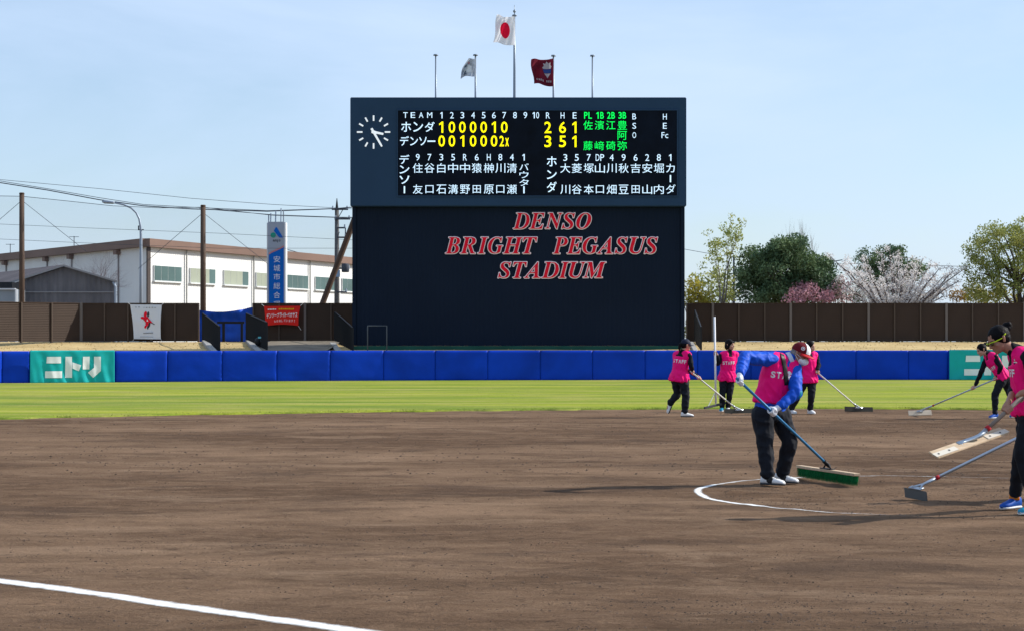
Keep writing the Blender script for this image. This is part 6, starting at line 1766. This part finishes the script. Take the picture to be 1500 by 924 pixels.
# ---- woman standing with the upright rake
Y = 38.0; px = lambda x, y, d=0.0: P(x, y, Y + d)
a, b = P(1046.6, 464, 37.85), P(1048.6, 590, 37.85); ax = (a - b).normalized()
gR = a.lerp(b, (517.5 - 464) / (590 - 464))
w2 = person('woman with black bob haircut standing and holding a rake upright', dict(
    head=px(1069.5, 505), neck=px(1068.5, 515.5), chest=px(1067, 528), waist=px(1066, 542), pel=px(1065, 553), shR=px(1057.5, 519.5, -.03), elR=px(1052, 532, -.08), wrR=gR + Vector((0.05, 0.02, -0.03)),
    shL=px(1079, 519.5, .05), elL=px(1083, 534, .12), wrL=px(1080, 548, .02), hipR=px(1060, 556), knR=px(1058.5, 577, -.04), ankR=Vector((px(1058, 0).x, 38.05, .09)), toeR=Vector((px(1054.5, 0).x, 37.85, .03)),
    hipL=px(1070, 556, .02), knL=px(1069, 577, -.03), ankL=Vector((px(1067.5, 0).x, 38.15, .09)), toeL=Vector((px(1067, 0).x, 37.95, .03))),
    face=(0.80, -0.58, -0.05), build=0.95, vox=0.0105, trouser=0.98, grip={'R': (gR, ax)}, shoes=((M_SHT, M_SOLEW), (M_SHW, M_SOLEW)), seed=12, vest_drop=0.02)
hair(w2, 'bob')
decal(w2, staff(0.27, 0.072), px(1066.5, 531), (1, 0.1, 0), (0, 0, 1), (0.0, 1, 0))
t = thing('rake', (b.x, b.y, 0), 'white rake held upright with its dark toothed bar just above the dirt', 'rake', 'field rakes')
bm = NB(); tube(bm, [b, a], 0.022, 10); obj('handle', bm, mat('bright_white_handle', (0.78, 0.78, 0.80), 0.4), t, True)
bm = NB(); c0, c1 = P(1032, 597, 37.6), P(1064, 589.3, 38.1); dd = (c1 - c0) / 2; slab(bm, (c0 + c1) / 2, dd, Vector((-dd.y, dd.x, 0)).normalized() * 0.02, (0, 0, 0.022)); 
for i in range(14):
    q = c0.lerp(c1, (i + .5) / 14); tube(bm, [q, q + Vector((0, 0.05, -0.03))], 0.006, 4)
obj('blade', bm, M_SOLE, t)
bm = NB(); mm_ = (c0 + c1) / 2
for f_ in (0.15, 0.85): tube(bm, [b + ax * 0.25, c0.lerp(c1, f_)], 0.009, 5)
tube(bm, [b + ax * 0.02, mm_], 0.014, 6)
obj('brace', bm, M_PVC, t)

# ---- person half hidden behind the broom man
Y = 36.7; px = lambda x, y, d=0.0: P(x, y, Y + d)
top = px(1196.5, 544.5, -0.1); low = P(1252, 592, 37.7); ha = (top - low).normalized()
q = px(1199, 546.8, -0.1); gL = low + ha * (q - low).dot(ha); gR = low + ha * ((q - low).dot(ha) + 0.0) 
p3 = person('person with black hair half hidden behind the broom man, holding a rake', dict(
    head=px(1187.5, 507.5, .02), neck=px(1184, 516), chest=px(1184, 529), waist=px(1184, 543), pel=px(1184, 555), shR=px(1174, 520, -.05), elR=px(1171, 535, -.05), wrR=px(1172, 550, -.1),
    shL=px(1194.5, 520, .06), elL=px(1199, 534, .02), wrL=gL + Vector((-0.01, -0.02, 0.055)), hipR=px(1178, 558), knR=px(1170, 578, -.03), ankR=Vector((px(1160, 0).x, 36.9, .09)), toeR=Vector((px(1166, 0).x, 36.75, .03)),
    hipL=px(1189.5, 558), knL=px(1188.5, 580, -.04), ankL=Vector((px(1188.5, 0).x, 36.85, .09)), toeL=Vector((px(1193, 0).x, 36.65, .03))),
    face=(0.75, -0.6, -0.2), build=0.97, vox=0.0105, trouser=1.0, grip={'L': (gL, ha)}, shoes=((M_SHW, M_SOLEW), (M_SHW, M_SOLEW)), seed=15, vest_drop=0.02)
hair(p3, 'short')
decal(p3, staff(0.27, 0.072), px(1176, 517), (1, 0.1, 0), (0, 0, 1), (0.0, 1, 0))
rake('white handled rake with dark worn board, right of the half hidden person', top + ha * 0.02, low, P(1258, 599, 38.2), (1, 0.10, -0.03), (0, 0.3, 1), 0.31, 0.055, 0.012, M_DKWOOD, M_PVC)

# ---- bending woman at right, far
Y = 34.7; px = lambda x, y, d=0.0: P(x, y, Y + d)
top = px(1463, 552.5, -0.10); low = P(1362, 595.5, 35.6); ha = (top - low).normalized()
def onh(x): 
    t0 = 0.0; best = None
    for k_ in range(200):
        q = low.lerp(top, k_ / 199); e = abs(q.x / q.y * FPX + 750 - x)
        if best is None or e < best[0]: best = (e, q)
    return best[1]
gL = onh(1457.5); gR = onh(1425.5)
w5 = person('woman with black ponytail bending low with a rake before the teal banner', dict(
    head=px(1437.5, 512.5, .02), neck=px(1448, 518, .02), chest=px(1455, 530), waist=px(1464, 543), pel=px(1470, 552), shR=px(1446, 522, .13), elR=px(1438, 543, .08), wrR=gR + Vector((0.045, 0.0, 0.055)),
    shL=px(1457, 522, -.13), elL=px(1466, 537, -.20), wrL=gL + Vector((0.04, -0.01, 0.05)), hipL=px(1467, 558, -.07), knL=px(1457.5, 577, -.10), ankL=Vector((px(1456, 0).x, 34.62, .09)), toeL=Vector((px(1446, 0).x, 34.5, .03)),
    hipR=px(1473, 557, .08), knR=px(1481, 579, .15), ankR=Vector((px(1494, 0).x, 35.0, .09)), toeR=Vector((px(1486, 0).x, 34.9, .03))),
    face=(-0.86, -0.22, -0.42), up_head=(-0.4, 0, 0.9), build=0.96, vox=0.0105, trouser=0.98, grip={'L': (gL, ha), 'R': (gR, ha)}, shoes=((M_SHB, M_SOLEW), (M_SHB, M_SOLEW)), seed=18, vest_drop=-0.02)
hair(w5, 'bun')
decal(w5, staff(0.24, 0.068), px(1453, 540), (0.55, -0.5, 0.4), (-0.5, 0, 0.8), (0.5, 0.85, 0.1))
t = rake('grey handled rake with cream board worked by the far bending woman', top + ha * 0.03, low, P(1347.5, 604.2, 36.2), (1, 0.12, 0.02), (0, 0.4, 1), 0.245, 0.055, 0.010, mat('cream_board', (0.62, 0.52, 0.40), 0.7, 0.12, 5), M_ALU, band=M_REDBAND)

# ---- near woman cut by the right edge of the frame
Y = 15.5; px = lambda x, y, d=0.0: P(x, y, Y + d)
top = P(1516, 564, 15.25); low = P(1437, 636, 15.1); ha = (top - low).normalized()
gL = onh(1497); gR = onh(1476.5)
w6 = person('near woman with black hair bun and lime sunglasses at the right edge of the frame', dict(
    head=px(1462.5, 498.0, .02), neck=px(1488, 514, .02), chest=px(1502, 543), waist=px(1505, 575), pel=px(1506, 600), shL=px(1503, 524, -.17), elL=px(1522, 566, -.27), wrL=gL + Vector((0.05, 0.0, 0.05)),
    shR=px(1492, 522, .17), elR=px(1487, 568, .20), wrR=gR + Vector((0.01, 0.045, 0.055)), hipL=px(1509, 612, -.08), knL=px(1496, 663, -.10), ankL=Vector((px(1512, 0).x, 15.42, .10)), toeL=Vector((px(1487, 0).x, 15.33, .03)),
    hipR=px(1506, 612, .08), knR=px(1495, 660, .14), ankR=Vector((px(1506, 0).x, 15.92, .10)), toeR=Vector((px(1481, 0).x, 15.80, .03))),
    face=(-0.86, -0.20, -0.48), up_head=(-0.45, 0, 0.85), build=1.0, vox=0.0075, trouser=0.86, grip={'L': (gL, ha, 0.018), 'R': (gR, ha, 0.018)}, shoes=((M_SHB, M_SOLEW), (M_SHT, M_SOLEW)), seed=22, short='LR', skin=M_SKIN2, vest_drop=-0.03, hem_flare=0.012)
hair(w6, 'bun')
H, R, F, U = w6['H'], w6['R'], w6['F'], w6['U']
sg = NB()
for q in (-1, 1):
    tube(sg, [H(q * 0.010, 0.101, 0.012), H(q * 0.030, 0.100, 0.020), H(q * 0.060, 0.078, 0.018), H(q * 0.072, 0.060, 0.014), H(q * 0.082, -0.02, 0.012)], [0.004, 0.0045, 0.0045, 0.005, 0.004], 6)
sgo = obj('sunglasses', sg, M_LIME, w6['root'], True)
for q in (-1, 1):
    bm = NB(); ellipsoid(bm, H(q * 0.036, 0.088, 0.004), R * 0.028, F * 0.012, U * 0.016, 14, 8); obj('lens', bm, M_LENS, sgo, True)
bm = NB()
for q in (-1, 1): capsule(bm, H(q * 0.088, -0.03, 0.026), H(q * 0.087, -0.045, 0.030), 0.006, 0.006, 8)
obj('hair_clip', bm, M_LIME, w6['root'], True)
decal(w6, staff(0.26, 0.068), px(1496, 546, -.06) - Vector((0.62, -0.78, 0)) * 0.135, (0.62, -0.78, 0), (0, 0, 1), (0.78, 0.62, 0))
decal(w6, [('▬', 0.01, 0.0, 0.06, 0.009), ('●', 0.0, 0.02, 0.022, 0.018)], px(1496, 530, -.06), (0.62, -0.78, 0), (0, 0, 1), (0.78, 0.62, 0))
bm = NB()
for s in 'LR': a_ = w6['J']['ank' + s]; tube(bm, [a_ - Vector((0, 0, 0.012)), a_ + Vector((0, 0, 0.04))], 0.047, 12)
obj('ankle_sock', bm, M_ORANGE, w6['root'], True)
bm = NB(); e_, w_ = w6['J']['elL'], w6['J']['wrL']; tube(bm, [e_.lerp(w_, 0.30), e_.lerp(w_, 0.42)], [0.050, 0.047], 12); obj('cuff', bm, mat('grey_cuff', (0.16, 0.19, 0.28), 0.7), w6['root'], True)
bc = P(1420, 648, 15.06)
bdv = (P(1471.6, 632, 15.35) - P(1368, 668, 14.8))
rake('wooden scraper with riveted cream edge carried above the dirt by the near woman', top, low, bc, bdv, (0.1, 0.86, 0.42), bdv.length / 2, 0.055, 0.008, M_WOODP, M_HGREY, r=0.019, band=M_REDBAND, plate=mat('cream_plate', (0.66, 0.60, 0.50), 0.5))

# ---- the seventh worker stands just outside the frame; only the rake and the shadow are seen
Y = 16.95; x0 = P(1652, 0, Y).x
hc_ = P(1341, 724, 16.9); top = Vector((5.62, 16.95, 0.98)); low = P(1371, 700, 16.9); ha = (top - low).normalized()
gR = low.lerp(top, 0.80); gL = low.lerp(top, 0.97)
def q7(x, z, d=0.0): return Vector((x0 + x, Y + d, z))
p7 = person('staff member in pink vest just outside the right edge pulling the metal rake', dict(
    head=q7(-.16, 1.50), neck=q7(-.08, 1.35), chest=q7(-.04, 1.17), waist=q7(0, .97), pel=q7(.02, .82), shR=q7(-.06, 1.32, .17), elR=q7(-.26, 1.08, .2), wrR=gR + Vector((.03, .03, .05)),
    shL=q7(-.06, 1.32, -.17), elL=q7(-.02, 1.05, -.22), wrL=gL + Vector((.03, -.03, .05)), hipR=q7(.02, .80, .08), knR=q7(-.14, .46, .1), ankR=q7(-.10, .09, .1), toeR=q7(-.26, .03, .12),
    hipL=q7(.02, .80, -.08), knL=q7(.02, .45, -.08), ankL=q7(.16, .09, -.08), toeL=q7(.0, .03, -.08)),
    face=(-0.88, 0, -0.4), up_head=(-0.4, 0, 0.9), vox=0.014, grip={'R': (gR, ha), 'L': (gL, ha)}, seed=30, vest_drop=0.0)
hair(p7, 'short')
t = thing('rake', (hc_.x, hc_.y, 0), 'aluminium handled rake with dark metal scraper plate resting inside the chalk circle', 'rake', 'field rakes')
bm = NB(); tube(bm, [low, top], 0.0165, 10); obj('handle', bm, M_ALU, t, True)
bm = NB(); tube(bm, [low - ha * 0.0, low + ha * 0.035], 0.021, 10); obj('band', bm, M_REDBAND, t, True)
hd_ = (P(1360, 727, 16.75) - P(1321, 719.5, 17.0)).normalized(); a_ = P(1342, 714, 16.9)
bm = NB(); tube(bm, [low, a_ + (low - a_) * 0.35, a_ + hd_ * 0.05], [0.018, 0.014, 0.010], 8); tube(bm, [low, a_ + (low - a_) * 0.35, a_ - hd_ * 0.05], [0.018, 0.014, 0.010], 8); slab(bm, a_, hd_ * 0.07, (low - a_).normalized() * 0.02, (0, 0, 0.005)); obj('bracket', bm, M_ALU, t, True)
bm = NB(); slab(bm, a_.lerp(hc_, .5) + Vector((0, 0, -0.03)), hd_ * 0.135, Vector((0.06, -0.12, -0.85)).normalized() * 0.047, hd_.cross(Vector((0.06, -0.12, -0.85))).normalized() * 0.004)
bmesh.ops.bevel(bm, geom=bm.edges[:], offset=0.003, segments=2, affect='EDGES'); obj('blade', bm, M_ALUD, t)
